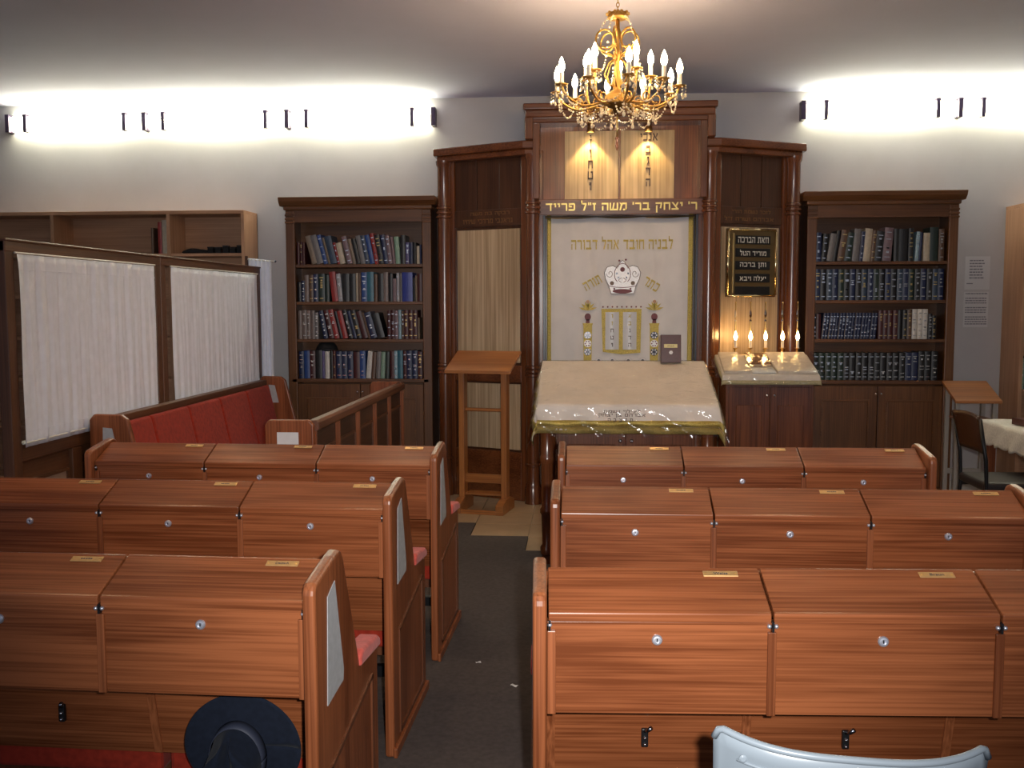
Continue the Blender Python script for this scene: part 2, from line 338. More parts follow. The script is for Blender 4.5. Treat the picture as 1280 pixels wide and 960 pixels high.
# ------------------------------------------------------------------ pews
PW = .52
def make_pew(label):
    t = thing('pew', label, 'pew', group='wooden pews with lidded desks')
    lidp = [(0, .858), (0, .880), (.006, .8835), (.153, .946), (.160, .930), (.010, .862)]
    for i in range(3):
        x0 = i*PW + .003; x1 = (i+1)*PW - .003
        lid = MB().prism(lidp, 'x', x0, x1).build('desk_lid', pew_x, t, bevel=.0025)
        sl = math.atan2(.0625, .147)
        Mp = T(x1-.095, .128, .9372) @ RX(sl)
        MB(Mp).box(-.042, .042, -.010, .010, -.001, .0022).build('nameplate', plate_m, lid, bevel=.001, seg=1)
        for sx in (-.036, .036):
            MB(Mp).lathe([(.0022, 0), (.002, .001)], (sx, 0, .0022), 8).build('plate_screw', brass, lid)
        fr = MB().box(x0-.001, x1+.001, .008, .028, .641, .856).build('desk_front', pew_x, t, bevel=.002)
        MB(T((x0+x1)/2-.005, .008, .815) @ RX(PI/2)).lathe([(.0125, 0), (.0125, .004), (.010, .007), (.0065, .0075), (.006, .004)], n=18).build('lock', lockm, fr, smooth=False)
        MB(T((x0+x1)/2-.005, .003, .815) @ RX(PI/2)).box(-.0012, .0012, -.004, .004, -.003, .0005).build('keyhole', blackm, fr)
    MB().box(.0, 3*PW, .004, .03, .852, .858).build('desk_rail', pew_x, t, bevel=.001)
    MB().prism([(.012, .636), (.012, .642), (.235, .642), (.24, .636)], 'x', 0, 3*PW).build('desk_bottom', pew_x, t)
    for i in range(4):
        xb = i*PW
        xa, xc = (xb, xb+.02) if i == 0 else ((xb-.02, xb) if i == 3 else (xb-.010, xb+.010))
        MB().box(xa, xc, .001, .010, .636, .836).build('batten', pew_z, t, bevel=.002)
        if i in (0, 3): ds = (.006,) if i == 0 else (-.006,)
        else: ds = (-.008, .008)
        for d in ds:
            MB(T(xb+d, .0, .851) @ RX(PI/2)).ball((0, 0, 0), .0055, 10, 6).build('latch_stud', lockm, t, smooth=True)
        MB().box(xb-.002 if 0 < i < 3 else xb+(.003 if i == 0 else -.008), xb+.003 if 0 < i < 3 else xb+(.008 if i == 0 else -.003), -.004, .012, .838, .862).build('latch_plate', blackm, t)
    yb = lambda z: .17 + (.93-z)*.207
    MB().prism([(yb(.93), .93), (yb(.93)+.02, .93), (yb(.345)+.02, .345), (yb(.345), .345)], 'x', 0, 3*PW).build('back_panel', pew_x, t)
    for i in range(4):
        xb = i*PW
        xa, xc = (xb, xb+.022) if i == 0 else ((xb-.022, xb) if i == 3 else (xb-.011, xb+.011))
        MB().prism([(yb(.636)-.006, .636), (yb(.636)+.001, .636), (yb(.347)+.001, .347), (yb(.347)-.006, .347)], 'x', xa, xc).build('back_batten', pew_z, t)
    for i in range(3):
        xm = (i+.5)*PW - .003; y = yb(.47)
        h = MB(T(xm, y, .47)).box(-.009, .009, -.012, .001, -.032, .018).build('bag_hook', blackm, t, bevel=.003)
        MB(T(xm, y, .47)).tube([(0, -.010, .012), (.006, -.026, .020), (.014, -.032, .030)], [.005, .005, .006], 8).build('hook_arm', dkchrome, h, smooth=True)
        MB(T(xm, y, .47)).ball((0, -.0125, -.006), .005, 8, 6).ball((0, -.0125, -.024), .0045, 8, 6).build('hook_screw', chrome, h, smooth=True)
    prof = [(-.032, 0), (-.032, .905)]
    prof += [(-.032 + .03*(1-math.cos(a*PI/8)), .905 + .03*math.sin(a*PI/8)) for a in range(1, 5)]
    prof += [(.14, .958), (.185, .962), (.212, .952), (.228, .928), (.355, .640), (.38, .585), (.57, .567), (.588, .552), (.588, 0)]
    for side in (0, 1):
        x0, x1 = (-.034, -.001) if side == 0 else (3*PW+.001, 3*PW+.034)
        e = MB().prism(prof, 'x', x0, x1).build('end_panel', pew_z, t, bevel=.010, seg=3)
        xo = x0 if side == 0 else x1; sg = -1 if side == 0 else 1
        MB().prism([(.055, .60), (.07, .872), (.135, .895), (.205, .64), (.20, .61)][::1], 'x', xo, xo+sg*.0015).build('notice_card', card_m, e)
        mo = MB()
        q = [(.07, .06), (.07, .43), (.50, .50), (.50, .06)]
        for k in range(4):
            a, b = Vector(q[k]), Vector(q[(k+1) % 4]); d = (b-a).normalized(); n = Vector((-d.y, d.x))*.007
            mo.prism([tuple(a-n-d*.007), tuple(b-n+d*.007), tuple(b+n+d*.007), tuple(a+n-d*.007)], 'x', xo, xo+sg*.006)
        mo.build('panel_moulding', pew_dk, e)
        MB().box(xo-.002 if sg > 0 else xo-.012, xo+.012 if sg > 0 else xo+.002, -.036, .592, 0, .035).build('foot_strip', pew_z, e, bevel=.003)
        xm0, xm1 = (x0-.008, x1+.022) if side == 0 else (x0-.022, x1+.008)
        MB().prism([(.365, .580), (.365, .612), (.39, .624), (.57, .602), (.60, .585), (.60, .560), (.57, .562)], 'x', xm0, xm1).build('armrest_pad', redarm, t, bevel=.010, seg=3)
    for i in range(3):
        x0 = i*PW+.012; x1 = (i+1)*PW-.012
        s = MB().prism([(.325, .265), (.325, .385), (.35, .405), (.57, .415), (.61, .40), (.615, .31), (.59, .27)], 'x', x0, x1).build('seat_cushion', red, t, bevel=.012, seg=2)
        yc = lambda z: yb(z)+.02
        MB().prism([(yc(.88), .88), (yc(.88)+.03, .87), (yc(.46)+.05, .46), (yc(.46), .45)], 'x', x0, x1).build('back_cushion', red, t, bevel=.010)
    MB().box(0, 3*PW, .42, .45, .20, .268).build('seat_rail', pew_dk, t)
    MB().box(0, 3*PW, .47, .50, .09, .135).build('stretcher', blackm, t)
    return t
# (x of the lids' left end, y, rotation)
th = -.02
def lpos(xr, y): return (xr - 3*PW*math.cos(th), y - 3*PW*math.sin(th), .006)
pew = make_pew('wooden pew directly in front of the white plastic chair')
pew.location = (-.080, 2.175, .006); pew.rotation_euler = (0, 0, .045)
PEWS = [pew,
    dup(pew, (-.0745, 3.24, .006), .006, 'wooden pew between reader table side pew and plastic chair pew'),
    dup(pew, (-.0745, 4.22, .006), .004, 'wooden pew just in front of the draped reader table'),
    dup(pew, lpos(-.664, 2.215), th, 'wooden pew with the navy felt hat hanging on it'),
    dup(pew, lpos(-.690, 3.255), th, 'wooden pew between the hat pew and the red bench side pew'),
    dup(pew, lpos(-.672, 4.175), th, 'wooden pew standing next to the end of the red cushioned bench')]
# lettering on the nameplates, one mesh on each plate
NAMES = {(0, 0): 'Weiss', (0, 1): 'Braun', (3, 2): 'Deutsch'}
for pi, p in enumerate(PEWS):
    lids = sorted([c for c in p.children if c.name.startswith('desk_lid')], key=lambda o: o.data.vertices[0].co.x)
    for i, lid in enumerate(lids):
        sl = math.atan2(.0625, .147); x1 = (i+1)*PW-.003
        Mp = T(x1-.095, .128, .9372) @ RX(sl) @ T(0, 0, .0024) @ RX(-PI/2)
        s = NAMES.get((pi, i))
        if s: text('plate_lettering', s, ink, lid, .034, .008, Mp, heb=False, depth=.0004, bold=.01)
        else:
            mb = MB(Mp)
            for k in range(5): mb.box(-.016+k*.0065, -.012+k*.0065+random.uniform(0, .0015), -.0003, .0003, -.002, .0022)
            mb.build('plate_lettering', ink, lid)['kind'] = 'stuff'

# ------------------------------------------------------------------ hat on the hook
hat = thing('felt_hat', 'dark navy felt hat with ribbon hanging under a pew desk', 'hat', (-.898, 2.415, .43))
Mh = Matrix.Rotation(PI/2 + .10, 4, 'X')   # local z of the hat -> towards the viewer (-y)
def brim(u, v):
    a = 2*PI*u; r = .040 + .118*v
    curl = .012*max(0, v-.6)**1.3*3*(abs(math.cos(a))**1.5)
    return (r*math.cos(a), r*math.sin(a)*.93, curl)
MB(Mh).grid(brim, 56, 12).build('brim', hat_m, hat, smooth=True, solid=.004)
HX, HY = -.014, -.030
def crown(u, v):
    a = 2*PI*u
    if v < .62: k = v/.62; r = 1 - .14*k; z = .105*k
    else:
        k = (v-.62)/.38; r = .86*(1-k**1.5); z = .105 + .012*math.sin(k*PI*.5)
    x = .074*r*math.cos(a); y = .098*r*math.sin(a)
    top = max(0, (z-.045)/.06)
    z -= .045*math.exp(-(x/.017)**2)*top*(.65+.35*y/.09)
    pin = math.exp(-((y-.072)/.034)**2)*min(1, z/.09)
    x *= 1 - .52*pin
    return (x+HX, y+HY, z)
MB(Mh).grid(crown, 64, 30).build('crown', hat_m, hat, smooth=True)
MB(Mh).grid(lambda u, v: (.0755*(1-.05*v)*math.cos(2*PI*u)+HX, .0995*(1-.05*v)*math.sin(2*PI*u)+HY, .001+.034*v), 64, 2).build('ribbon', ribbon_m, hat, smooth=True, solid=.0015)

# ------------------------------------------------------------------ white plastic chair in front of the camera
ch = thing('plastic_chair', 'white moulded plastic chair with curved back by the near pew', 'chair', (.445, 1.55, .006), -.03)
HW = .222
def shell(u, v):
    x = (u*2-1); zt = .860 + .017*abs(x)**3.2 - .008*x
    if abs(x) > .94: zt -= .022*((abs(x)-.94)/.06)**2
    z = zt*(1-v) + .44*v
    y = .06*(1-v)*-.35 + .060*abs(x)**3 + .06*v
    return (HW*x*(1-.06*v), y, z)
MB().grid(shell, 40, 14).build('backrest', plast, ch, smooth=True, solid=.007)
rim = [shell(u/60, 0) for u in range(61)]
MB().tube([(p[0], p[1]-.003, p[2]) for p in rim], .0062, 10).build('back_rim', plast, ch, smooth=True)
rib = [shell(.08+.84*u/40, .10) for u in range(41)]
MB().tube([(p[0], p[1]-.004, p[2]) for p in rib], .003, 8).build('moulded_rib', plast, ch, smooth=True)
for s in (.10, .91):
    p = shell(s, .085); MB(T(p[0], p[1]-.005, p[2]) @ RX(PI/2)).lathe([(.007, 0), (.007, .002), (.004, .004)], n=12).build('moulded_stud', plast, ch)
MB().grid(lambda u, v: ((u*2-1)*.215, .06+.40*v, .435 - .012*math.sin(PI*u)*math.sin(PI*v) - (.02*max(0, v-.85)/.15)), 16, 14).build('seat', plast, ch, smooth=True, solid=.012)
for sx in (-1, 1):
    MB().tube([(sx*.20, .10, .435), (sx*.215, .02, 0)], [.02, .015], 10).build('leg', plast, ch, smooth=True)
    MB().tube([(sx*.20, .42, .43), (sx*.215, .47, 0)], [.02, .015], 10).build('leg', plast, ch, smooth=True)
MB().tube([(-.19, .455, .425), (.19, .455, .425)], .012, 8).build('seat_rim', plast, ch)

# ------------------------------------------------------------------ torah ark
AL = Vector((.29, 7.98, 0))
ark = thing('torah_ark', 'tall mahogany torah ark with columns, tablets and stepped crown', 'ark', AL)
AM = T(*(-AL))
def aw(M=None): return MB(AM @ M if M else AM)
XA0, XA1 = -.394, .974
aw().box(-.40, .98, 7.80, 8.34, 0, 3.04).build('ark_body', ark_dk, ark)
for x0, x1 in ((-.42, -.315), (.895, 1.0)):
    aw().box(x0, x1, 7.66, 7.80, 0, 2.80).build('frame_stile', ark_z, ark, bevel=.004)
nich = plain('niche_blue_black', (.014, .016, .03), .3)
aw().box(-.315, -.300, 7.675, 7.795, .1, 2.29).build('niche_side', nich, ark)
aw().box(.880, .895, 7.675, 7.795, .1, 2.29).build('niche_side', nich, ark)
aw().box(-.315, .895, 7.62, 7.80, 0, .30).build('ark_plinth', ark_x, ark, bevel=.004)
bm_ = aw().box(-.345, .925, 7.60, 7.76, 2.29, 2.412).build('name_beam', ark_x, ark, bevel=.004)
text('beam_inscription', "ר' יצחק בר' משה ז\"ל פרייד", gold_letter, ark, 1.17, .098, AM @ T(.292, 7.600, 2.352), depth=.006, bold=.0)
aw().box(-.335, .915, 7.72, 7.80, 2.40, 3.02).build('crown_panel', crown_w, ark)
for x0, x1 in ((-.147, .272), (.291, .708)):
    aw().box(x0, x1, 7.692, 7.722, 2.412, 2.948).build('tablet', veneer2, ark, bevel=.003)
dkl = plain('dark_wood_letters', (.055, .022, .012), .4)
def tl(s, x, z, w, h): text('tablet_letter', s, dkl, ark, w, h, AM @ T(x, 7.692, z), depth=.008, bold=.0)
tl('אנכי', .510, 2.895, .135, .056)
for k, c in enumerate('בגדה'): tl(c, .505, 2.80 - .085*k, .036 if c != 'ג' else .022, .060)
tl('י', .055, 2.905, .014, .022)
for k, c in enumerate('וזחטי'):
    if k == 0: tl('ז', .057, 2.86, .016, .05)
for k, (c, w) in enumerate((('ו', .016), ('ח', .036), ('ט', .040), ('י', .018))): tl(c, .055, 2.775 - .085*k, w, .062)
# crown frame
aw().box(-.462, 1.012, 7.46, 7.80, 3.075, 3.125).build('crown_cornice', ark_x, ark, bevel=.012, seg=3)
aw().box(-.445, .995, 7.48, 7.80, 3.02, 3.08).build('crown_frieze', ark_x, ark, bevel=.010, seg=2)
aw().box(-.425, .975, 7.51, 7.80, 2.985, 3.03).build('crown_moulding', ark_x, ark, bevel=.008)
for x0, x1, x2, x3 in ((-.450, -.385, -.392, -.338), (.937, 1.0, .890, .944)):
    aw().box(x0, x1, 7.49, 7.80, 2.86, 3.03).build('crown_side', ark_z, ark, bevel=.008)
    aw().box(x2, x3, 7.53, 7.80, 2.41, 3.0).build('crown_inner_side', ark_z, ark, bevel=.006)
# columns
def column(x, y, top):
    pr = [(.068, 0), (.068, .12), (.060, .14), (.052, .18)]
    def ring(z): return [(.052, z), (.064, z+.006), (.064, z+.022), (.053, z+.028)]
    for zz in (.30,): pr += ring(zz)
    for zz in (1.02, 1.052, 1.084): pr += ring(zz)
    for zz in (2.30, 2.335, 2.372): pr += ring(zz)
    pr += [(.052, top-.05), (.062, top-.03), (.066, top)]
    c = MB(AM).lathe(pr, (x, y, 0), 28).build('column', ark_z, ark)
    for i, p in enumerate(c.data.polygons): p.use_smooth = True
    c.data.set_sharp_from_angle(angle=math.radians(35))
COLS = [(XA0, 7.615), (XA1, 7.615), (-1.145, 7.945), (1.68, 7.945)]
for x, y in COLS: column(x, y, 2.765)
# canted wings
def wing(P, Q, left):
    P = Vector((*P, 0)); Q = Vector((*Q, 0)); d = Q-P; w = d.length; a = math.atan2(d.y, d.x)
    M = T(*P) @ RZ(a)
    aw(M).box(0, w, .035, .06, 0, 2.78).build('wing_board', ark_dk, ark)
    for x0, x1 in ((0, .075), (w-.075, w)):
        aw(M).box(x0, x1, .0, .04, 0, 2.76).build('wing_stile', ark_z, ark, bevel=.004)
    n3 = (w-.15)/3
    for k in range(3):
        aw(M).box(.075+k*n3+.003, .075+(k+1)*n3-.003, .022, .036, 2.36, 2.76).build('upper_plank', ark_dk, ark, bevel=.003)
    aw(M).box(.075, w-.075, .012, .036, 2.225, 2.36).build('inscription_rail', ark_dk, ark, bevel=.003)
    aw(M).box(.095, w-.095, .018, .036, 1.125, 2.20).build('veneer_panel', veneer, ark, bevel=.002)
    aw(M).box(.075, w-.075, .004, .036, .965, 1.105).build('wing_rail', ark_x, ark, bevel=.006)
    aw(M).box(.095, w-.095, .018, .036, .415, .95).build('veneer_panel', veneer, ark, bevel=.002)
    aw(M).box(.075, w-.075, .004, .036, .0, .40).build('wing_base', ark_x, ark, bevel=.006)
    faint = plain('worn_gold_letters', (.20, .10, .035), .5, .2)
    l1, l2 = ("רבקה בת משה", "גראנבי מרדכי שיחיו") if left else ("לזכר נשמת הורי", "אברהם ושרה ז\"ל")
    text('wing_inscription', l1, faint, ark, .36, .034, AM @ M @ T(w/2+(.02 if left else 0), .012, 2.325), depth=.002, bold=.0)
    text('wing_inscription', l2, faint, ark, .46, .036, AM @ M @ T(w/2+(.0 if left else -.02), .012, 2.268), depth=.002, bold=.0)
    return M, w
ML, wl = wing((-1.13, 7.965), (-.425, 7.655), True)
MR, wr = wing((1.005, 7.655), (1.665, 7.965), False)
for sgn in (0, 1):
    pl1 = [(-1.225, 7.895), (-.47, 7.545), (-.335, 7.545), (-.335, 7.80), (-1.225, 8.34)]
    pl2 = [(-1.20, 7.925), (-.455, 7.57), (-.335, 7.57), (-.335, 7.80), (-1.20, 8.34)]
    f = (lambda p: p) if sgn == 0 else (lambda p: (.5795*2-p[0] if False else (.29*2-p[0]) - .035*(-.47-p[0] < 0) * 0, p[1]))
    sh = 0 if sgn == 0 else -.04
    g = lambda p: (p[0] if sgn == 0 else .58-p[0], p[1])
    if sgn == 1:
        pl1[0] = (-1.19, 7.895); pl1[4] = (-1.19, 8.34); pl2[0] = (-1.165, 7.925); pl2[4] = (-1.165, 8.34)
    aw().prism([g(p) for p in pl1], 'z', 2.80, 2.862).build('wing_cornice', ark_x, ark, bevel=.012, seg=3)
    aw().prism([g(p) for p in pl2], 'z', 2.755, 2.802).build('wing_cornice_moulding', ark_x, ark, bevel=.012, seg=3)
    xs = (-1.20, -1.16) if sgn == 0 else (1.70, 1.735)
    aw().box(*xs, 7.96, 8.34, 0, 2.76).build('wing_side', ark_z, ark)
# two spotlights under the crown
for x, lab in ((.055, 'brass spotlight shining on the ark tablet with single letters only'), (.500, 'brass spotlight shining on the ark tablet headed by a word')):
    s = thing('spot_lamp', lab, 'lamp', (x, 7.615, 2.985), 0, 'spotlights over the two tablets')
    MB().lathe([(.008, 0), (.008, -.01), (.022, -.014), (.030, -.045), (.030, -.060), (.024, -.0605), (.022, -.048)], n=16).build('lamp_shade', brass, s)
    MB().lathe([(.021, -.052), (.020, -.050)], n=14).build('lamp_lens', spot_m, s)
    ld = bpy.data.lights.new('spot_lamp_light', 'SPOT'); ld.energy = 9; ld.spot_size = 1.5; ld.spot_blend = .35; ld.color = (1., .70, .32); ld.shadow_soft_size = .015
    lo = bpy.data.objects.new('spot_lamp_light', ld); COL.objects.link(lo); lo.parent = s; lo.location = (0, 0, -.064)
    lo.rotation_euler = (math.radians(8), 0, 0)

# ------------------------------------------------------------------ ark curtain
cu = thing('ark_curtain', 'cream embroidered curtain with gold edging hanging in the ark', 'curtain', (.29, 7.74, .32))
CM = T(-.29, -7.74, -.32)
def cw(M=None): return MB(CM @ M if M else CM)
def fold(x, z):
    return 7.762 + .009*math.sin(x*17+1.1*math.sin(z*2.1)) + .003*math.sin(x*43+z*1.3) + .006*math.sin(x*7-z*4)
CX0, CX1 = -.262, .842
cw().grid(lambda u, v: ((CX0+(CX1-CX0)*u)*(1-.0*v) , fold(CX0+(CX1-CX0)*u, 2.285-1.96*v), 2.285-.012*abs(math.sin(u*PI*3))*(1-v)-1.96*v), 110, 40).build('curtain_cloth', cream, cu, smooth=True, solid=.003)
for x0, x1 in ((CX0-.026, CX0+.006), (CX1-.010, CX1+.028)):
    cw().grid(lambda u, v: (x0+(x1-x0)*u, fold(x0+(x1-x0)*u, 2.285-1.96*v)-.004, 2.285-1.96*v), 4, 60).build('gold_edging', goldt, cu, smooth=True, solid=.004)
cw().tube([(-.30, 7.775, 2.283), (.88, 7.775, 2.283)], .006, 8).build('curtain_rod', brass, cu)
def E(x, y): return (-.293+(x-683)*.00638, 2.285-(y-272)*.00638)
EY = 7.7425
def et(name, s, mat, x0, x1, y0, y1, rot=0, bold=.0):
    a = E(x0, y0); b = E(x1, y1)
    return text(name, s, mat, cu, abs(b[0]-a[0]), abs(b[1]-a[1]), CM @ T((a[0]+b[0])/2, EY, (a[1]+b[1])/2) @ RY(rot), depth=.003, bold=bold)
et('curtain_inscription', 'לבניה חובד אהל דבורה', goldt, 714, 840, 296, 312, 0, .0)
et('curtain_inscription', 'תורה', goldt, 729, 752, 348, 359, -.5, .0)
et('curtain_inscription', 'כתר', goldt, 804, 824, 350, 361, .55, .0)
def eplate(name, poly, mat, d=.003, lift=0.):
    cw().prism([E(*p) for p in poly], 'y', EY+.004-lift, EY-d-lift).build(name, mat, cu)
def edisc(name, x, y, r, mat, lift=0., ry=None, n=14):
    eplate(name, [(x+r*math.cos(2*PI*k/n), y+(ry or r)*math.sin(2*PI*k/n)) for k in range(n)], mat, .002, lift)
silver = plain('silver_thread', (.62, .58, .56), .4, .3, noise=.2, nscale=150)
garnet = plain('garnet_thread', (.16, .018, .022), .5)
stone = plain('dark_sequin', (.03, .03, .05), .2, .2)
# crown
cpts = [(764, 367), (761, 357), (757, 349), (755.5, 341), (759, 334), (766, 332), (771.5, 335.5), (774.5, 329), (778, 325.5), (781.5, 329), (784.5, 335.5), (790, 332), (797, 334), (800.5, 341), (799, 349), (795, 357), (792, 367)]
eplate('crown_body', cpts, silver)
def eline(name, pts, mat, r=.0024, lift=.004):
    cw().tube([(lambda q: (q[0], EY-lift, q[1]))(E(*p)) for p in pts], r, 5).build(name, mat, cu)
bronze = plain('bronze_thread', (.17, .10, .06), .5)
eline('crown_outline', cpts + [cpts[0]], bronze, .0026)
eline('crown_dome_outline', [(778+10*math.sin(a)*(1-.1*math.cos(a)), 342-12.5*math.cos(a)) for a in [(-2.5+i*5./18) for i in range(19)]], garnet, .0028)
eline('crown_band_line', [(761.5, 357.5), (770, 359), (778, 359.5), (786, 359), (794.5, 357.5)], garnet, .0026)
edisc('crown_lining', 778, 364, 12.5, garnet, .0015, 2.8)
for sx in (-1, 1):
    eline('crown_scroll', [(778+sx*(15.5+4.6*math.cos(a)*(1-a/9)), 342+5.4*math.sin(a)*(1-a/9)) for a in [i*.45 for i in range(17)]], bronze, .0020)
    eline('crown_scroll', [(778+sx*(1.2+3.4*math.sin(a)), 353-a*1.7) for a in [i*.4 for i in range(9)]], garnet, .0020)
    edisc('crown_flower', 778+sx*13, 354, 2.6, bronze, .0015)
edisc('crown_rosette', 778, 337, 3.0, garnet, .0015)
for x, y in ((774, 326), (782, 325), (771, 342), (785, 342), (773, 347), (783, 347), (768, 361), (788, 361)): edisc('sequin', x, y, 1.3, garnet if y < 330 or y > 360 else stone, .002, n=8)
# tablets
eplate('tablet_frame', [(752, 386), (802, 386), (801, 441), (777, 443), (754, 440)], goldt, .004)
for x0, s5 in ((757, 'וזחטי'), (779, 'אבגדה')):
    a = E(x0, 390); b = E(x0+17, 437)
    cw().grid(lambda u, v: (a[0]+(b[0]-a[0])*u, EY-.005-.010*math.sin(PI*u), a[1]+(b[1]-a[1])*v), 10, 2).build('padded_tablet', plain('white_satin', (.70, .69, .70), .35), cu, smooth=True)
    for k, c in enumerate(s5):
        q = E(x0+8.5, 395+k*9); text('tablet_letter', c, goldt if k < 2 else dkl, cu, .024 if c not in 'וזיג' else .013, .030, CM @ T(q[0], EY-.0155, q[1]), depth=.001, bold=.0)
for k in range(9): edisc('sequin', 754+k*5.9, 383.5, 1.1, garnet, .001, n=8)
for x in (735, 818):
    eplate('pillar', [(x-5.5, 406), (x+5.5, 406), (x+5, 452), (x-5, 452)], goldt, .0025)
    eplate('pillar_capital', [(x-6.5, 404), (x+6.5, 404), (x+4.5, 411), (x-4.5, 411)], goldt, .0035)
    for yy, m in ((419, stone), (429.5, silver), (440, stone)):
        edisc('pillar_rosette', x, yy, 4.6, m, .003)
        for k in range(6): edisc('sequin', x+3*math.cos(k*PI/3), yy+3*math.sin(k*PI/3), 1., silver if m is stone else garnet, .004, n=6)
    edisc('flower_pot', x, 396, 4.0, garnet, .002, 4.6); eplate('flower_pot_foot', [(x-2, 399), (x+2, 399), (x+2.6, 404), (x-2.6, 404)], garnet, .004)
    for a in (-1.25, -.75, -.3, .3, .75, 1.25, 0):
        c, s = math.sin(a), -math.cos(a)
        eplate('palm_leaf', [(x, 388), (x+c*6-s*1.5, 388+s*7+c*1.5), (x+c*12, 388+s*12), (x+c*6+s*1.5, 388+s*7-c*1.5)], goldt, .003)
    edisc('palm_flower', x, 377, 2.2, plain('amber_thread', (.45, .2, .05), .4), .004)
for x, r in ((749, 1), (766, -1), (786, 1), (804, -1)):
    cw().tube([(lambda q: (q[0], EY-.003, q[1]))(E(x+r*5*math.cos(a), 452-5*math.sin(a))) for a in [i*.35 for i in range(10)]], .002, 5).build('scroll', silver, cu)
    edisc('sequin', x, 451, 1.8, stone, .002)

# ------------------------------------------------------------------ prayer sign on the right wing
sg = thing('prayer_sign', 'brass framed hebrew prayer sign with sliding word strips', 'sign', (0, 0, 0))
SM = MR @ T(wr/2-.012, 0, 1.918)
sg.location = SM.to_translation(); SM = T(*(-sg.location)) @ SM
SH, SWd = .268, .232
signbg = plain('sign_bronze', (.13, .085, .035), .35, .5)
MB(SM).box(-SWd, SWd, -.022, -.001, -SH, SH).build('sign_board', signbg, sg, bevel=.004)
frame = plain('polished_brass', (.80, .64, .34), .14, 1.)
for x in (-1, 1): MB(SM).tube([(x*(SWd-.008), -.026, -SH+.015), (x*(SWd-.008), -.026, SH-.015)], .010, 12).build('frame_bar', frame, sg, smooth=True)
for z in (-1, 1): MB(SM).tube([(-SWd+.016, -.026, z*(SH-.008)), (SWd-.016, -.026, z*(SH-.008))], .010, 12).build('frame_bar', frame, sg, smooth=True)
pale = plain('sign_letters', (.62, .60, .55), .5)
for k, s in enumerate(('וזאת הברכה', 'מוריד הטל', 'ותן ברכה', 'יעלה ויבא', None)):
    z = .180 - .100*k
    MB(SM).box(-.155, .170, -.027, -.021, z-.034, z+.034).build('word_strip', blackm, sg, bevel=.002)
    if s: text('word', s, pale, sg, .285 if k < 1 else .245, .046, SM @ T(.008, -.0275, z), depth=.001, bold=.0)
MB(SM).box(-.178, -.168, -.027, -.021, -.24, .23).build('strip_guide', frame, sg)

# ------------------------------------------------------------------ bookcases
SHZ = (1.935, 1.622, 1.306, .970)
def bookcase(label, x0, x1, ringx):
    c = (x0+x1)/2
    t = thing('bookcase', label, 'bookcase', (c, 8.17, 0)); h = (x1-x0)/2
    def w(): return MB(T(0, -8.17, 0))
    for a, b in ((-h, -h+.03), (h-.03, h)): w().box(a, b, 8.0, 8.345, 0, 2.39).build('side_panel', case_z, t, bevel=.002)
    w().box(-h+.03, h-.03, 8.325, 8.345, 0, 2.39).build('back_panel', case_x, t)
    for a, b in ((-h, -h+.075), (h-.075, h)):
        p = w().box(a, b, 7.985, 8.02, 0, 2.385).build('pilaster', case_z, t, bevel=.006)
        for z in (2.275, 2.305, 2.335): w().box(a-.004, b+.004, 7.974, 8.0, z, z+.018).build('ring_moulding', case_x, p, bevel=.006)
    for z in SHZ[:3]: w().box(-h+.03, h-.03, 8.005, 8.325, z-.026, z).build('shelf', case_x, t, bevel=.003)
    w().box(-h+.03, h-.03, 7.985, 8.325, SHZ[3]-.03, SHZ[3]).build('counter', case_x, t, bevel=.004)
    w().box(-h+.06, h-.06, 7.992, 8.02, 2.285, 2.39).build('frieze', case_x, t)
    w().box(-h-.012, h+.012, 7.965, 8.345, 2.385, 2.42).build('cornice_step', case_x, t, bevel=.010)
    w().prism([(7.97, 2.418), (7.935, 2.455), (7.925, 2.49), (8.345, 2.49), (8.345, 2.418)], 'x', -h-.045, h+.045).build('cornice', case_x, t, bevel=.006)
    w().box(-h+.075, h-.075, 8.0, 8.02, 0, .09).build('plinth', case_x, t)
    for s in (-1, 1):
        a, b = (-h+.078, -.003) if s < 0 else (.003, h-.078)
        d = w().box(a, b, 7.992, 8.012, .10, .925).build('door', case_z, t, bevel=.003)
        fw = .075
        w().box(a+fw, b-fw, 7.988, 7.996, .20, .80).build('door_panel', case_z, d, bevel=.006)
        m = w(); 
        for q in ((a+fw-.012, a+fw, .188, .812), (b-fw, b-fw+.012, .188, .812), (a+fw, b-fw, .188, .20), (a+fw, b-fw, .80, .812)): m.box(q[0], q[1], 7.984, 7.994, q[2], q[3])
        m.build('door_moulding', case_x, d)
        MB(T(s*.022, -8.17+7.992, .862) @ RX(PI/2)).lathe([(.004, 0), (.004, .012), (.010, .018), (.010, .026), (.004, .03)], n=12).build('door_knob', chrome, d, smooth=True)
    return t
bookcase('dark wood bookcase beside the white curtain screen', -2.494, -1.262, 0)
bookcase('dark wood bookcase beside the wall notices', 1.806, 2.990, 0)

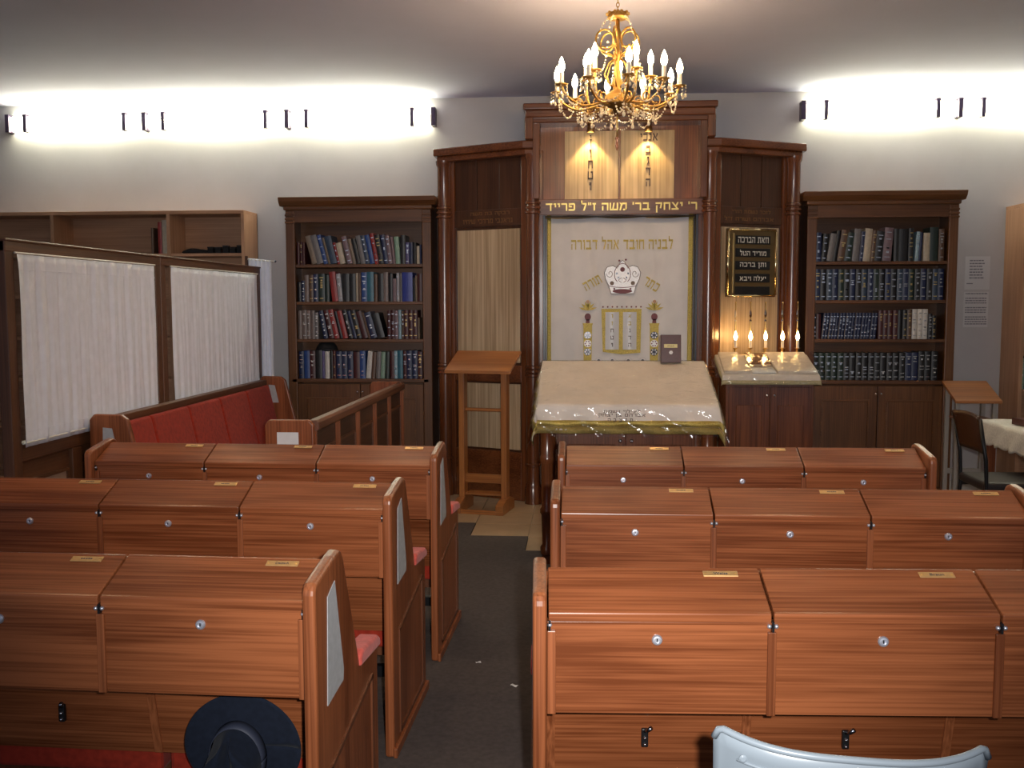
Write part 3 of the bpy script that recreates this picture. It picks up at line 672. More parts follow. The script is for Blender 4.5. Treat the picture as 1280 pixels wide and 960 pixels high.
# ------------------------------------------------------------------ books
PAL = {'mar': ((.055, .010, .012), 'maroon'), 'tan': ((.20, .15, .11), 'tan'), 'gry': ((.15, .14, .145), 'grey'), 'nav': ((.014, .022, .07), 'navy'),
       'blu': ((.022, .06, .22), 'blue'), 'dbl': ((.03, .05, .09), 'slate blue'), 'red': ((.26, .022, .022), 'red'), 'crm': ((.42, .36, .28), 'cream'),
       'mau': ((.18, .12, .14), 'mauve'), 'blk': ((.010, .010, .013), 'black'), 'grn': ((.20, .32, .24), 'pale green'), 'dgr': ((.014, .028, .024), 'dark green'),
       'brn': ((.10, .055, .035), 'brown'), 'tea': ((.02, .11, .17), 'teal'), 'wht': ((.55, .53, .50), 'white'), 'sil': ((.32, .32, .35), 'silver'),
       'lbl': ((.25, .38, .46), 'pale blue'), 'vio': ((.09, .08, .20), 'violet'), 'roy': ((.02, .035, .24), 'royal blue'), 'tau': ((.17, .13, .12), 'taupe')}
page_m = plain('page_paper', (.52, .46, .36), .85, noise=.12, nscale=150)
FOIL = {'s': plain('silver_foil', (.80, .80, .80), .22, 1.), 'g': plain('gold_foil', (.72, .52, .22), .3, 1.)}
FN = {'s': 'silver stamped', 'g': 'gilt stamped', '': 'plain'}
ORD = 'first second third fourth fifth sixth seventh eighth ninth tenth eleventh twelfth thirteenth fourteenth fifteenth sixteenth seventeenth eighteenth nineteenth twentieth'.split()
def ordw(n):
    if n <= 20: return ORD[n-1]
    tens = {2: 'twenty', 3: 'thirty', 4: 'forty'}[n//10]
    return tens + ('' if n % 10 == 0 else '-'+ORD[n % 10-1]) if n % 10 else {3: 'thirtieth', 4: 'fortieth'}[n//10]
def book(w, h, d, col, foil, loc, lean, label, group, right=False, depth_dir=1):
    t = thing('book', label, 'book', loc, 0, group); t.rotation_euler = (0, -lean, 0)
    ox = -w if right else 0.
    c = PAL[col][0]; m = plain('bookcloth_'+PAL[col][1].replace(' ', '_'), c, .42, noise=.12, nscale=40)
    cv = MB(T(ox, 0, 0)); th_ = min(.003, w*.12)
    cv.box(0, th_, .004, d, 0, h).box(w-th_, w, .004, d, 0, h)
    n = 5; pr = [(w*k/n, -.005*math.sin(PI*k/n)+.003) for k in range(n+1)]
    cv.prism(pr + [(w-.0005, .007), (.0005, .007)], 'z', 0, h)
    cv.build('cover', m, t)
    MB(T(ox, 0, 0)).box(th_, w-th_, .006, d-.006, .004, h-.005).build('page_block', page_m, t)
    if foil:
        fb = MB(T(ox, 0, 0)); rr = random.Random(int(w*1e5)+int(h*1e4)+len(label))
        bands = [(.86, .007), (.12, .006)]
        for _ in range(rr.randint(2, 4)): bands.append((rr.uniform(.25, .80), rr.uniform(.004, .016)))
        for zf, bh in bands:
            a, b = (w*.2, w*.8) if bh < .009 else (w*.34, w*.66)
            fb.box(a, b, -.0032, -.001, h*zf-bh/2, h*zf+bh/2)
        fb.build('spine_stamp', FOIL[foil], t)['kind'] = 'stuff'
    return t
def fill(items, x0, x1, z, side, shelf, group):
    """items: (width mm, height mm, colour, foil, lean degrees, copies). Lean > 0: top towards -x."""
    seq = []
    for it in items:
        if it[0] == 'gap': seq.append(it); continue
        w, h, c, f, l = it[:5]
        for _ in range(it[5] if len(it) > 5 else 1): seq.append((w/1000, h/1000, c, f, math.radians(l), len(it) > 5))
    def run(k, place):
        x = x0; prev = 0.; ph = 0; n = 0
        for it in seq:
            if it[0] == 'gap': x += it[1]/1000; prev = 0; continue
            w, h, c, f, l, isset = it; w *= k; n += 1
            if l > prev and l > 0: x += h*math.sin(l) - (ph*math.sin(prev) if prev > 0 else 0)*1.0
            if prev < 0 and l > prev: x += ph*(math.sin(-prev) - (math.sin(-l) if l < 0 else 0))
            if l >= 0: loc = (x, 8.02 + (n*7 % 5)*.004, z+.0006); adv = w/math.cos(l) if l else w+.0008
            else: adv = w/math.cos(l); loc = (x+adv, 8.02 + (n*7 % 5)*.004, z+.0006)
            if place:
                cn = PAL[c][1]
                lab = '%s %s book, %s from the %s end, %s, %s bookcase' % (cn, FN[f], ordw(n), 'curtain' if side == A else 'ark', shelf, side)
                book(w-.0008, h, .15 + (n*13 % 7)*.01, c, f, loc, l, lab, group, right=l < 0)
            x += adv; prev = l; ph = h
        return x
    k = 1.
    for _ in range(12):
        e = run(k, False); k *= ((x1-x0) - .004) / (e-x0) if e > x1 or e < x1-.03 else 1
    run(k, True)
A = 'curtain-side'; B = 'notice-side'; LX0, LX1 = -2.415, -1.342; RX0, RX1 = 1.884, 2.912
fill([(24,190,'mar','',0),(22,190,'mar','g',0),(22,185,'mar','',0),(45,242,'tan','',14),(52,246,'gry','',14),(34,250,'blu','s',14),(22,228,'tan','',14),(54,236,'dbl','',13),(24,185,'red','s',13),(44,180,'crm','',12),
      (42,235,'mau','s',13),(30,215,'tan','',13),(36,215,'blk','',12),(42,240,'gry','',11),(34,240,'dbl','s',11),(38,245,'blu','',11),(34,258,'red','s',10),(42,245,'blk','g',9),(38,245,'nav','s',8),(34,240,'mau','s',7),(24,228,'mau','',6),(38,228,'grn','',4),
      (42,240,'blk','',0),(32,180,'vio','s',0),(30,180,'nav','',0),(26,178,'blk','',0),(26,150,'crm','',0),(16,160,'nav','',0)], LX0, LX1, SHZ[0], A, 'top shelf', 'books on the top shelf by the curtain screen')
fill([(34,165,'blk','',0),(30,178,'nav','s',0),(38,225,'tau','',0),(40,225,'brn','g',0),(44,232,'nav','s',0),(56,235,'dgr','g',0),(38,225,'dgr','',0),(54,250,'red','',6),(40,235,'sil','s',5),(60,235,'blk','',0),(54,235,'blk','',0),(22,240,'crm','',0),(26,235,'brn','',0),
      (52,245,'blu','s',0),(60,248,'tea','',0),(32,230,'brn','',0),(52,235,'blk','',0),(42,245,'tau','',0),(40,235,'blk','',0),(30,190,'mau','',0),(26,240,'sil','s',0),(24,235,'gry','',0),(92,243,'roy','',0),(22,200,'blk','',0),(18,215,'tan','',0),(44,230,'mar','',0)], LX0, LX1, SHZ[1], A, 'second shelf', 'books on the second shelf by the curtain screen')
fill([(32,240,'tau','',0),(40,245,'tau','s',0),(34,242,'tau','s',0),(36,240,'tau','',0),(32,225,'gry','s',0),(38,240,'nav','s',10),(42,245,'mar','s',12),(42,250,'red','s',13),(30,235,'blk','',13),(42,240,'red','',13),(36,250,'blk','s',14),(32,240,'nav','',14),(42,245,'blk','g',14),(50,235,'mar','',15),(20,228,'brn','',15),(54,226,'nav','s',15),(64,215,'blk','',15),
      ('gap', 20),(30,240,'mar','s',0),(32,245,'mar','s',0),(30,240,'mau','s',0),(24,245,'lbl','',0),(22,235,'brn','s',0),(38,243,'mar','g',0,3),(16,180,'tan','',0)], LX0, LX1, SHZ[2], A, 'third shelf', 'books on the third shelf by the curtain screen')
fill([(40,230,'nav','s',0),(48,235,'blu','',0),(46,235,'mar','s',0),(56,240,'blk','',0),(22,235,'vio','',0),(36,230,'wht','',0),(28,235,'blk','',0),(24,235,'mar','g',0),(46,230,'nav','s',0,3),(54,225,'mar','',0),(46,235,'blu','s',0),(40,230,'wht','',-5),(34,225,'brn','',-4),(36,228,'gry','',-3),(34,225,'grn','',-3),(36,228,'dgr','',-2),
      (36,230,'mar','',0),(26,235,'lbl','s',0),(42,238,'tea','',0),(30,235,'mar','s',0),(44,238,'nav','s',0,2),(40,230,'mar','g',0)], LX0, LX1, SHZ[3], A, 'bottom shelf', 'books on the bottom shelf by the curtain screen')
fill([(40,235,'nav','s',0),(34,225,'blk','s',-4),(40,225,'gry','',-8),(30,248,'blk','',-8),(46,250,'brn','g',-8),(44,230,'dgr','s',-7),(46,262,'gry','',-4),(26,240,'nav','s',-4),(50,262,'crm','',-4),(28,245,'brn','g',-4),(52,240,'blk','s',-5),(60,268,'mau','s',-4),(34,260,'blk','',0),(62,258,'blk','',0),(34,262,'blk','g',0),('gap',12),(24,235,'lbl','s',-3),(22,230,'nav','',-3),
      ('gap',14),(42,225,'crm','',0),(58,270,'dgr','',0),(36,255,'brn','s',0)], RX0, RX1, SHZ[0], B, 'top shelf', 'books on the top shelf by the notices')
fill([(46, 252 - (k % 3), ('nav', 'blk', 'dbl', 'nav', 'dgr', 'blk')[k % 6], 's' if k % 4 else 'g', 0) for k in range(22)], RX0, RX1, SHZ[1], B, 'second shelf', 'volumes on the second shelf by the notices')
fill([(18,205,'blk','s',0),(36,205,'mar','',0),(24,212,'nav','s',-5,17),(36,232,'mar','g',0,4),(32,232,'blk','',0),(34,235,'blk','g',0),(38,238,'brn','g',0),(38,242,'wht','s',0,3),(30,205,'blk','s',0),(30,190,'blk','g',0)], RX0, RX1-.05, SHZ[2], B, 'third shelf', 'books on the third shelf by the notices')
fill([(45,222,'dgr','s',0,5),(45,222,'blk','s',0,10),(48,225,'nav','s',0,2),(46,235,'blk','s',0,3)], RX0, RX1-.03, SHZ[3], B, 'bottom shelf', 'volumes on the bottom shelf by the notices')
# black cap lying on the books of the bottom shelf
kp = thing('skullcap', 'round black cap lying on the bottom shelf books', 'cap', (-2.19, 8.105, SHZ[3]+.2415))
MB().lathe([(.088, 0), (.090, .008), (.084, .03), (.065, .055), (.035, .070), (.004, .075)], n=28).build('cap_dome', blk, kp, smooth=True)
MB().lathe([(.0915, .0), (.0925, .008), (.089, .016), (.087, .008)], n=28).build('cap_band', plain('cap_band', (.012, .012, .015), .6), kp, smooth=True)

# ------------------------------------------------------------------ reader's table
TL = Vector((.27, 6.12, 0))
tb = thing('reader_table', 'dark wooden reading table with slanted top and turned legs', 'table', TL)
TM = T(*(-TL))
def tw(): return MB(TM)
TX0, TX1, TY0, TY1, TZ0, TZ1 = -.270, .808, 5.765, 6.50, .990, 1.208
def tz(y): return TZ0 + (TZ1-TZ0)*(y-TY0)/(TY1-TY0)
tw().prism([(TY0, TZ0-.03), (TY0, TZ0), (TY1, TZ1), (TY1, TZ1-.03)], 'x', TX0, TX1).build('table_top', ark_x, tb, bevel=.004)
for x in (-.215, .752):
    for y in (5.82, 6.44):
        top = tz(y)-.03
        pr = [(.034, 0), (.034, .05), (.042, .06), (.042, .10), (.030, .12), (.036, .30), (.044, .315), (.044, .335), (.035, .35), (.038, .62), (.046, .635), (.046, .66), (.038, .675), (.040, top-.12), (.046, top-.10), (.046, top)]
        c = tw().lathe(pr, (x, y, .006 if y < 6.1 else 0), 20).build('leg', ark_z, tb, smooth=True); c.data.set_sharp_from_angle(angle=.6)
tw().box(-.20, .74, 5.80, 5.825, .855, .955).build('apron', ark_x, tb, bevel=.003)
for x in (-.215, .740): tw().prism([(5.84, .855), (5.84, .97), (6.44, 1.14), (6.44, .855)], 'x', x, x+.02).build('apron', ark_x, tb)
cab = tw().box(-.165, .705, 6.02, 6.43, .20, .845).build('cabinet', ark_x, tb, bevel=.003)
for s in (-1, 1):
    a, b = (-.155, .268) if s < 0 else (.272, .695)
    d = tw().box(a, b, 6.0, 6.02, .22, .83).build('door', ark_z, tb, bevel=.003)
    tw().box(a+.06, b-.06, 5.993, 6.002, .29, .72).build('door_panel', ark_z, d, bevel=.005)
    MB(TM @ T(.270+s*.035, 6.0, .745) @ RX(PI/2)).lathe([(.004, 0), (.004, .012), (.011, .018), (.011, .026), (.004, .03)], n=12).build('door_knob', chrome, d, smooth=True)
tw().box(-.20, .74, 5.86, 6.43, .845, .858).build('inner_shelf', ark_x, tb)
def drape(px, py, X0, X1, Y0, Y1, zf, lift, flare, wav, ph):
    """Map a flat cloth point to its place: beyond the table edge it hangs down."""
    dx = (X0-px) if px < X0 else ((px-X1) if px > X1 else 0); sx = -1 if px < X0 else 1
    dy = (Y0-py) if py < Y0 else ((py-Y1) if py > Y1 else 0); sy = -1 if py < Y0 else 1
    cx = min(max(px, X0), X1); cy = min(max(py, Y0), Y1)
    drop = math.hypot(dx, dy)
    wv = wav*math.sin((px+py*1.3)*23+ph)*min(1, drop/.12)
    ox = sx*(lift + flare*dx + (wv if dx else 0)) if dx else 0
    oy = sy*(lift + flare*dy + (wv if dy else 0)) if dy else 0
    z = zf(cy) + lift - drop*.97
    if not dx and not dy: z += .0025*math.sin(px*19+ph)*math.sin(py*13) * (wav > 0)
    return (cx+ox, cy+oy, z)
def cloth_grid(M, X0, X1, Y0, Y1, zf, ox, of, ob, lift, flare, wav, ph, nx=56, ny=44):
    xs = [X0-ox+ox*k/8 for k in range(8)] + [X0+(X1-X0)*k/nx for k in range(nx+1)] + [X1+ox*(k+1)/8 for k in range(8)]
    ys = [Y0-of+of*k/9 for k in range(9)] + [Y0+(Y1-Y0)*k/ny for k in range(ny+1)] + [Y1+ob*(k+1)/4 for k in range(4)]
    mb = MB(M); n = len(xs)
    mb.add([drape(x, y, X0, X1, Y0, Y1, zf, lift, flare, wav, ph) for y in ys for x in xs],
           [(j*n+i, j*n+i+1, (j+1)*n+i+1, (j+1)*n+i) for j in range(len(ys)-1) for i in range(n-1)])
    return mb
def hem(M, X0, X1, Y0, Y1, zf, ox, of, lift, flare, wav, ph, i0, i1, back=True):
    """A band following the hanging edge on the left, front and right sides."""
    path = []
    N = 50
    def ring(i):
        a = [(X0-ox+i, Y1 - (Y1-Y0+of-i)*k/N) for k in range(N)]
        b = [(X0-ox+i + (X1-X0+2*ox-2*i)*k/N, Y0-of+i) for k in range(N)]
        c = [(X1+ox-i, Y0-of+i + (Y1-Y0+of-i)*k/N) for k in range(N+1)]
        return a+b+c
    r0, r1 = ring(i0), ring(i1); n = len(r0); mb = MB(M)
    mb.add([drape(*p, X0, X1, Y0, Y1, zf, lift, flare, wav, ph) for p in r0] + [drape(*p, X0, X1, Y0, Y1, zf, lift, flare, wav, ph) for p in r1],
           [(k, k+1, n+k+1, n+k) for k in range(n-1)])
    return mb
clo = thing('tablecloth', 'cream tablecloth with gold fringe under clear plastic on the reading table', 'tablecloth', (TL.x, TL.y, 1.05))
KM = T(-TL.x, -TL.y, -1.05)
ctop = cloth_grid(KM, TX0, TX1, TY0, TY1, tz, .17, .155, .10, .004, .12, .010, 0.).build('cloth', tablecloth_m, clo, smooth=True, solid=.003)
hem(KM, TX0, TX1, TY0, TY1, tz, .17, .155, .007, .12, .010, 0., .056, .020).build('gold_braid', goldt, clo, smooth=True, solid=.004)
fringe_m = plain('gold_fringe', (.34, .25, .07), .6, .3, noise=.6, nscale=300, bump=.8)
hem(KM, TX0, TX1, TY0, TY1, tz, .17, .155, .006, .12, .010, 0., .020, -.024).build('fringe', fringe_m, clo, smooth=True, solid=.003)
cloth_grid(KM, TX0, TX1, TY0, TY1, tz, .225, .20, .13, .012, .16, .014, 2.1).build('plastic_cover', film_m, clo, smooth=True)
embm = plain('brown_embroidery', (.12, .06, .045), .6)
text('cloth_inscription', 'לעילוי נשמת', embm, clo, .22, .022, KM @ T(.235, TY0-.022, .958) @ RX(-.12), depth=.002, bold=0)
text('cloth_inscription', 'אברהם בן יצחק', embm, clo, .28, .024, KM @ T(.235, TY0-.025, .932) @ RX(-.12), depth=.002, bold=0)
text('cloth_inscription', 'ת נ צ ב ה', embm, clo, .15, .018, KM @ T(.225, TY0-.028, .906) @ RX(-.12), depth=.002, bold=0)
# prayer book standing at the back of the table
pb = thing('prayer_book', 'brown prayer book with yellow label standing on the reading table', 'book', (.585, 6.435, tz(6.435)+.020), 0)
pb.rotation_euler = (-.14, 0, 0)
brn = plain('brown_leather', (.085, .026, .020), .35, noise=.12, nscale=60)
MB().box(-.067, .067, -.004, 0, 0, .185).box(-.067, .067, .030, .034, 0, .185).box(-.067, -.062, -.004, .034, 0, .185).build('cover', brn, pb, bevel=.002)
MB().box(-.062, .062, 0, .030, .004, .181).build('page_block', page_m, pb)
MB().box(-.046, .042, -.0052, -.004, .098, .122).build('title_label', plain('yellow_label', (.70, .58, .26), .5), pb)
text('label_print', 'תפלה', ink, pb, .045, .010, T(-.002, -.0053, .110), depth=.0004, bold=0)
MB(T(0, -.004, .066) @ RX(PI/2)).lathe([(.012, 0), (.0135, .0008), (.011, .0012), (.009, .0002)], n=6).build('emblem', silver, pb)

# ------------------------------------------------------------------ cantor's stand with memorial lamps
SL = Vector((1.375, 7.33, 0))
st = thing('cantor_stand', 'dark cabinet lectern beside the ark with doors and slanted top', 'lectern', SL)
SMx = T(*(-SL))
def sw(): return MB(SMx)
sz = lambda y: 1.075 + (y-7.14)*.30
sw().box(1.055, 1.695, 7.17, 7.535, .02, 1.05).build('cabinet', ark_z, st, bevel=.004)
sw().prism([(7.14, sz(7.14)-.03), (7.14, sz(7.14)), (7.555, sz(7.555)), (7.555, sz(7.555)-.15), (7.18, 1.04)], 'x', 1.03, 1.72).build('slanted_top', ark_x, st, bevel=.004)
for s in (-1, 1):
    a, b = (1.075, 1.372) if s < 0 else (1.378, 1.675)
    d = sw().box(a, b, 7.155, 7.172, .08, .985).build('door', ark_z, st, bevel=.003)
    sw().box(a+.055, b-.055, 7.149, 7.157, .16, .85).build('door_panel', ark_z, d, bevel=.006)
    MB(SMx @ T(1.375+s*.027, 7.155, .925) @ RX(PI/2)).lathe([(.004, 0), (.004, .012), (.010, .018), (.010, .026), (.004, .03)], n=12).build('door_knob', chrome, d, smooth=True)
sw().box(1.04, 1.71, 7.15, 7.54, 0, .06).build('plinth', ark_x, st, bevel=.003)
c2 = thing('lectern_cloth', 'cream fringed cloth under clear plastic on the cantor stand', 'cloth', (SL.x, SL.y, 1.13))
CK = T(-SL.x, -SL.y, -1.13)
cream2 = plain('cream_cloth', (.66, .58, .49), .7, noise=.05)
cloth_grid(CK, 1.03, 1.72, 7.14, 7.555, sz, .02, .055, .01, .003, .2, .006, 1., 40, 20).build('cloth', cream2, c2, smooth=True, solid=.002)
hem(CK, 1.03, 1.72, 7.14, 7.555, sz, .02, .055, .005, .2, .006, 1., .010, -.022).build('fringe', plain('pale_gold_fringe', (.42, .36, .20), .6, .2, noise=.5, nscale=260, bump=.6), c2, smooth=True, solid=.002)
def slab(xa, xb, xc, xd):
    # raised cloth pad: front edge xa..xb, rear edge xc..xd
    y0, y1 = 7.145, 7.545; b = .006; h = .024
    v = [(xa, y0, sz(y0)+b), (xb, y0, sz(y0)+b), (xd, y1, sz(y1)+b), (xc, y1, sz(y1)+b)]
    v += [(x, y, z+h) for x, y, z in v]
    return MB(CK).add(v, [(3,2,1,0),(4,5,6,7),(0,1,5,4),(1,2,6,5),(2,3,7,6),(3,0,4,7)])
slab(1.035, 1.235, 1.045, 1.195).build('folded_flap', cream2, c2, bevel=.008, seg=3)
slab(1.425, 1.715, 1.40, 1.70).build('folded_flap', cream2, c2, bevel=.008, seg=3)
cloth_grid(CK, 1.03, 1.72, 7.14, 7.555, sz, .045, .095, .0, .036, .35, .014, 4., 40, 20).build('plastic_cover', film_m, c2, smooth=True)
bk = thing('closed_book', 'glossy brown book lying between the cloth flaps on the cantor stand', 'book', (1.325, 7.40, sz(7.40)+.006))
Mb = RX(math.atan(.30))
MB(Mb).box(-.085, .085, -.115, .130, 0, .004).box(-.085, .085, -.115, .130, .018, .022).box(-.085, -.080, -.115, .130, 0, .022).build('cover', plain('glossy_brown', (.15, .045, .02), .12, coat=1.), bk, bevel=.001, seg=1)
MB(Mb).box(-.080, .082, -.112, .127, .004, .018).build('page_block', page_m, bk)
pd = thing('paper_pad', 'pale paper pad in front of the brown book on the cantor stand', 'paper', (1.33, 7.20, sz(7.20)+.005))
MB(Mb).box(-.085, .085, -.05, .055, 0, .008).build('pages', plain('bluish_paper', (.52, .54, .58), .6), pd, bevel=.001, seg=1)
MB(Mb).box(-.085, .085, .045, .056, .0, .010).build('binding', cloth_w, pd)
lm = thing('memorial_lamp', 'five-light brass candle lamp behind the cantor stand cloth', 'lamp', (1.40, 7.62, 0))
LMx = T(-1.40, -7.62, 0)
def lw_(): return MB(LMx)
lw_().box(1.14, 1.66, 7.595, 7.645, 1.175, 1.20).build('base_bar', brass, lm, bevel=.004)
lw_().tube([(1.20, 7.62, .0), (1.20, 7.62, 1.18)], .012, 10).build('stand_post', brass, lm, smooth=True)
lw_().tube([(1.60, 7.62, .0), (1.60, 7.62, 1.18)], .012, 10).build('stand_post', brass, lm, smooth=True)
for k, x in enumerate((1.19, 1.305, 1.42, 1.55, 1.665)):
    x = x - .002; c = (x, 7.60, 1.245)
    arm = lw_().tube([(x, 7.612, 1.195), (x, 7.60, 1.245)], .006, 8).build('candle_arm', brass, lm, smooth=True)
    lw_().lathe([(.006, 0), (.018, .002), (.022, .008), (.020, .009), (.006, .005)], c, 14).build('drip_pan', brass, arm)
    lw_().lathe([(.011, .006), (.011, .068), (.009, .070)], c, 12).build('candle_sleeve', candle_m, arm, smooth=False)
    lw_().lathe([(.007, .069), (.014, .085), (.0145, .098), (.009, .118), (.003, .135), (.001, .140)], c, 12).build('flame_bulb', lampb_m, arm, smooth=True)
    rod = lw_().tube([(x, 7.618, 1.195), (x, 7.622, 1.30), (x+.001, 7.620, 1.46), (x, 7.618, 1.60)], [.008, .008, .006, .004], 8).build('rear_rod', brass, lm, smooth=True)
    lw_().ball((x, 7.618, 1.606), .007, 8, 6).build('rod_finial', brass, rod, smooth=True)
    lw_().lathe([(.010, 0), (.004, .02), (.010, .05), (.005, .09), (.002, .095)], (x, 7.619, 1.46), 4).build('rod_ornament', chrome if k else crystal, rod)

# ------------------------------------------------------------------ chandelier
CC = Vector((.187, 5.5, 0))
cd = thing('chandelier', 'gilt candle chandelier with crystal drops hanging over the reading table', 'chandelier', (CC.x, CC.y, 3.36))
CH = T(0, 0, -3.36)
def hw(M=None): return MB(CH @ M if M else CH)
hw().lathe([(.055, 3.36), (.052, 3.345), (.02, 3.33), (.008, 3.315)], n=20).build('ceiling_rose', gold, cd, smooth=True)
for k in range(5):
    z = 3.225 + k*.022
    ang = 0 if k % 2 else PI/2
    hw(RZ(ang)).tube([(.008*math.cos(a), 0, z+.014*math.sin(a)) for a in [i*2*PI/12 for i in range(13)]], .0022, 6, False).build('chain_link', gold, cd)
hw().lathe([(.004, 3.17), (.052, 3.172), (.060, 3.18), (.050, 3.19), (.058, 3.20), (.03, 3.206), (.012, 3.215), (.004, 3.225)], n=20).build('top_crown', gold, cd, smooth=True)
for k in range(10):
    a = k*2*PI/10; hw(RZ(a)).ball((.058, 0, 3.198), .010, 6, 4).build('crown_point', gold, cd)
hw().lathe([(.010, 3.17), (.012, 3.12), (.022, 3.09), (.010, 3.06), (.014, 3.0), (.030, 2.97), (.012, 2.93), (.016, 2.86), (.034, 2.82), (.020, 2.79), (.055, 2.765), (.075, 2.745), (.060, 2.725), (.085, 2.712), (.07, 2.70), (.03, 2.685), (.018, 2.665), (.006, 2.65)], n=20).build('central_column', plain('old_gilt', (.27, .155, .045), .5, 1.), cd, smooth=True)
fin = hw().tube([(0, 0, 2.655), (0, 0, 2.52)], .005, 8).build('finial_rod', brass, cd, smooth=True)
hw().lathe([(.003, 2.455), (.008, 2.47), (.011, 2.49), (.006, 2.51), (.013, 2.52), (.006, 2.53)], n=12).build('finial_drop', plain('amber_drop', (.5, .2, .1), .15, .3), fin, smooth=True)
for k in range(6):   # scroll cage above the candles
    pts = []
    for i in range(22):
        s = i/21; a = -PI*.5 + s*PI*2.15; r = .062*(1-.35*s)
        pts.append((.070 + r*math.cos(a), 0, 3.055 + r*math.sin(a)*1.05))
    pts = [(.014, 0, 2.955), (.035, 0, 2.975)] + pts
    hw(RZ(k*PI/3+.3)).tube(pts, [.0055]*len(pts), 6).build('scroll', gold, cd, smooth=True)
    hw(RZ(k*PI/3+.3)).tube([(.012, 0, 2.96), (.05, 0, 2.93), (.075, 0, 2.87), (.055, 0, 2.82), (.02, 0, 2.80)], .0045, 6).build('scroll', gold, cd, smooth=True)
def smoothpts(P, n=6):
    out = []
    for i in range(len(P)-1):
        p0, p1, p2, p3 = (Vector(P[max(0, min(len(P)-1, j))]) for j in (i-1, i, i+1, i+2))
        for k in range(n):
            t = k/n; out.append(.5*((2*p1)+(p2-p0)*t+(2*p0-5*p1+4*p2-p3)*t*t+(3*p1-p0-3*p2+p3)*t**3))
    return out + [Vector(P[-1])]
def arm(ang, R, zp, dip):
    M = RZ(ang)
    P = smoothpts([(.05, 0, 2.735), (R*.35, 0, 2.70+dip*.3), (R*.66, 0, 2.70-dip), (R*.92, 0, 2.735), (R, 0, zp)], 6)
    a = hw(M).tube(P, .0068, 7).build('candle_arm', gold, cd, smooth=True)
    cur = [(R*.62+.030*(1-s*.5)*math.cos(-PI/2+s*7), 0, 2.70-dip+.032+.030*(1-s*.5)*math.sin(-PI/2+s*7)) for s in [i/16 for i in range(17)]]
    hw(M).tube(cur, .004, 6).build('arm_scroll', gold, a, smooth=True)
    hw(M).lathe([(.008, zp-.006), (.030, zp-.002), (.038, zp+.006), (.034, zp+.007), (.010, zp+.003)], (R, 0, 0), 16).build('drip_pan', gold, a, smooth=True)
    hw(M).lathe([(.0125, zp+.002), (.0125, zp+.068), (.010, zp+.071)], (R, 0, 0), 12).build('candle_sleeve', candle_m, a)
    hw(M).lathe([(.008, zp+.070), (.0165, zp+.086), (.018, zp+.100), (.0135, zp+.122), (.006, zp+.142), (.001, zp+.152)], (R, 0, 0), 10).build('candle_bulb', bulb_m, a, smooth=True)
    dr = hw(M)
    for k in range(6):
        b = k*PI/3; cx, cy = R+.034*math.cos(b), .034*math.sin(b)
        for j, rr in enumerate((.0045, .0045, .008)): dr.ball((cx, cy, zp-.008-.017*j-(.008 if j == 2 else 0)), rr, 5, 4, 1.5 if j == 2 else 1)
    dr.build('crystal_drops', crystal, a)['kind'] = 'stuff'
for k in range(10): arm(math.radians(170-36*k), .342, 2.785, .012)
for k in range(5): arm(math.radians(-60+72*k), .190, 2.86, .0)
def strand(p, q, sag, n, r=.0055):
    mb = hw()
    for i in range(n+1):
        s = i/n; c = Vector(p).lerp(Vector(q), s); c.z -= sag*4*s*(1-s); mb.ball(c, r*(1.25 if i % 3 == 0 else .8), 5, 4)
    o = mb.build('bead_strand', crystal, cd); o['kind'] = 'stuff'; return o
for k in range(10):
    a0, a1 = math.radians(170-36*k), math.radians(170-36*(k+1))
    f = lambda a, R, z: (R*math.cos(a), R*math.sin(a), z)
    strand(f(a0, .335, 2.77), f(a1, .335, 2.77), .105, 18)
    strand(f(a0, .23, 2.69), f((a0+a1)/2, .08, 2.70), .06, 10)
    strand(f(a0, .23, 2.69), f(a1, .23, 2.69), .085, 12)
    if k % 2 == 0:
        strand(f(a0, .055, 3.175), f(a0, .11, 3.08), -.02, 7); strand(f(a0, .12, 3.02), f(a0, .185, 2.86), .03, 9)
    b = hw()
    for j in range(5): b.ball((.2*math.cos(a0), .2*math.sin(a0), 2.685-.017*j), .006 if j < 4 else .010, 5, 4, 1 if j < 4 else 1.5)
    b.build('crystal_pendant', crystal, cd)['kind'] = 'stuff'

# ------------------------------------------------------------------ slanted wooden lectern by the left wing
le = thing('wooden_lectern', 'orange pine standing lectern with slanted top on sled feet', 'lectern', (-.745, 7.33, 0), -.20)
MB().prism([(-.17, 1.075), (-.17, 1.10), (.15, 1.235), (.155, 1.212)], 'x', -.275, .245).build('slanted_top', pine_x, le, bevel=.004)
for x in (-.185, .155):
    MB().prism([(-.045, .02), (-.045, 1.125), (.045, 1.163), (.045, .02)], 'x', x-.022, x+.022).build('post', pine_z, le, bevel=.003)
    MB().prism([(-.17, 0), (-.17, .075), (-.06, .105), (.06, .105), (.16, .075), (.16, 0)], 'x', x-.030, x+.030).build('foot', pine_x, le, bevel=.003)
MB().box(-.155, .125, -.165, -.14, .0, .032).build('front_rail', pine_x, le, bevel=.003)
MB().box(-.163, .133, -.012, .012, .215, .285).build('stretcher', pine_x, le, bevel=.003)
MB().box(-.163, .133, -.010, .010, .775, .80).build('upper_rail', pine_x, le, bevel=.002)
MB().box(-.163, .133, -.02, .10, .12, .135).build('foot_shelf', pine_x, le, bevel=.002)

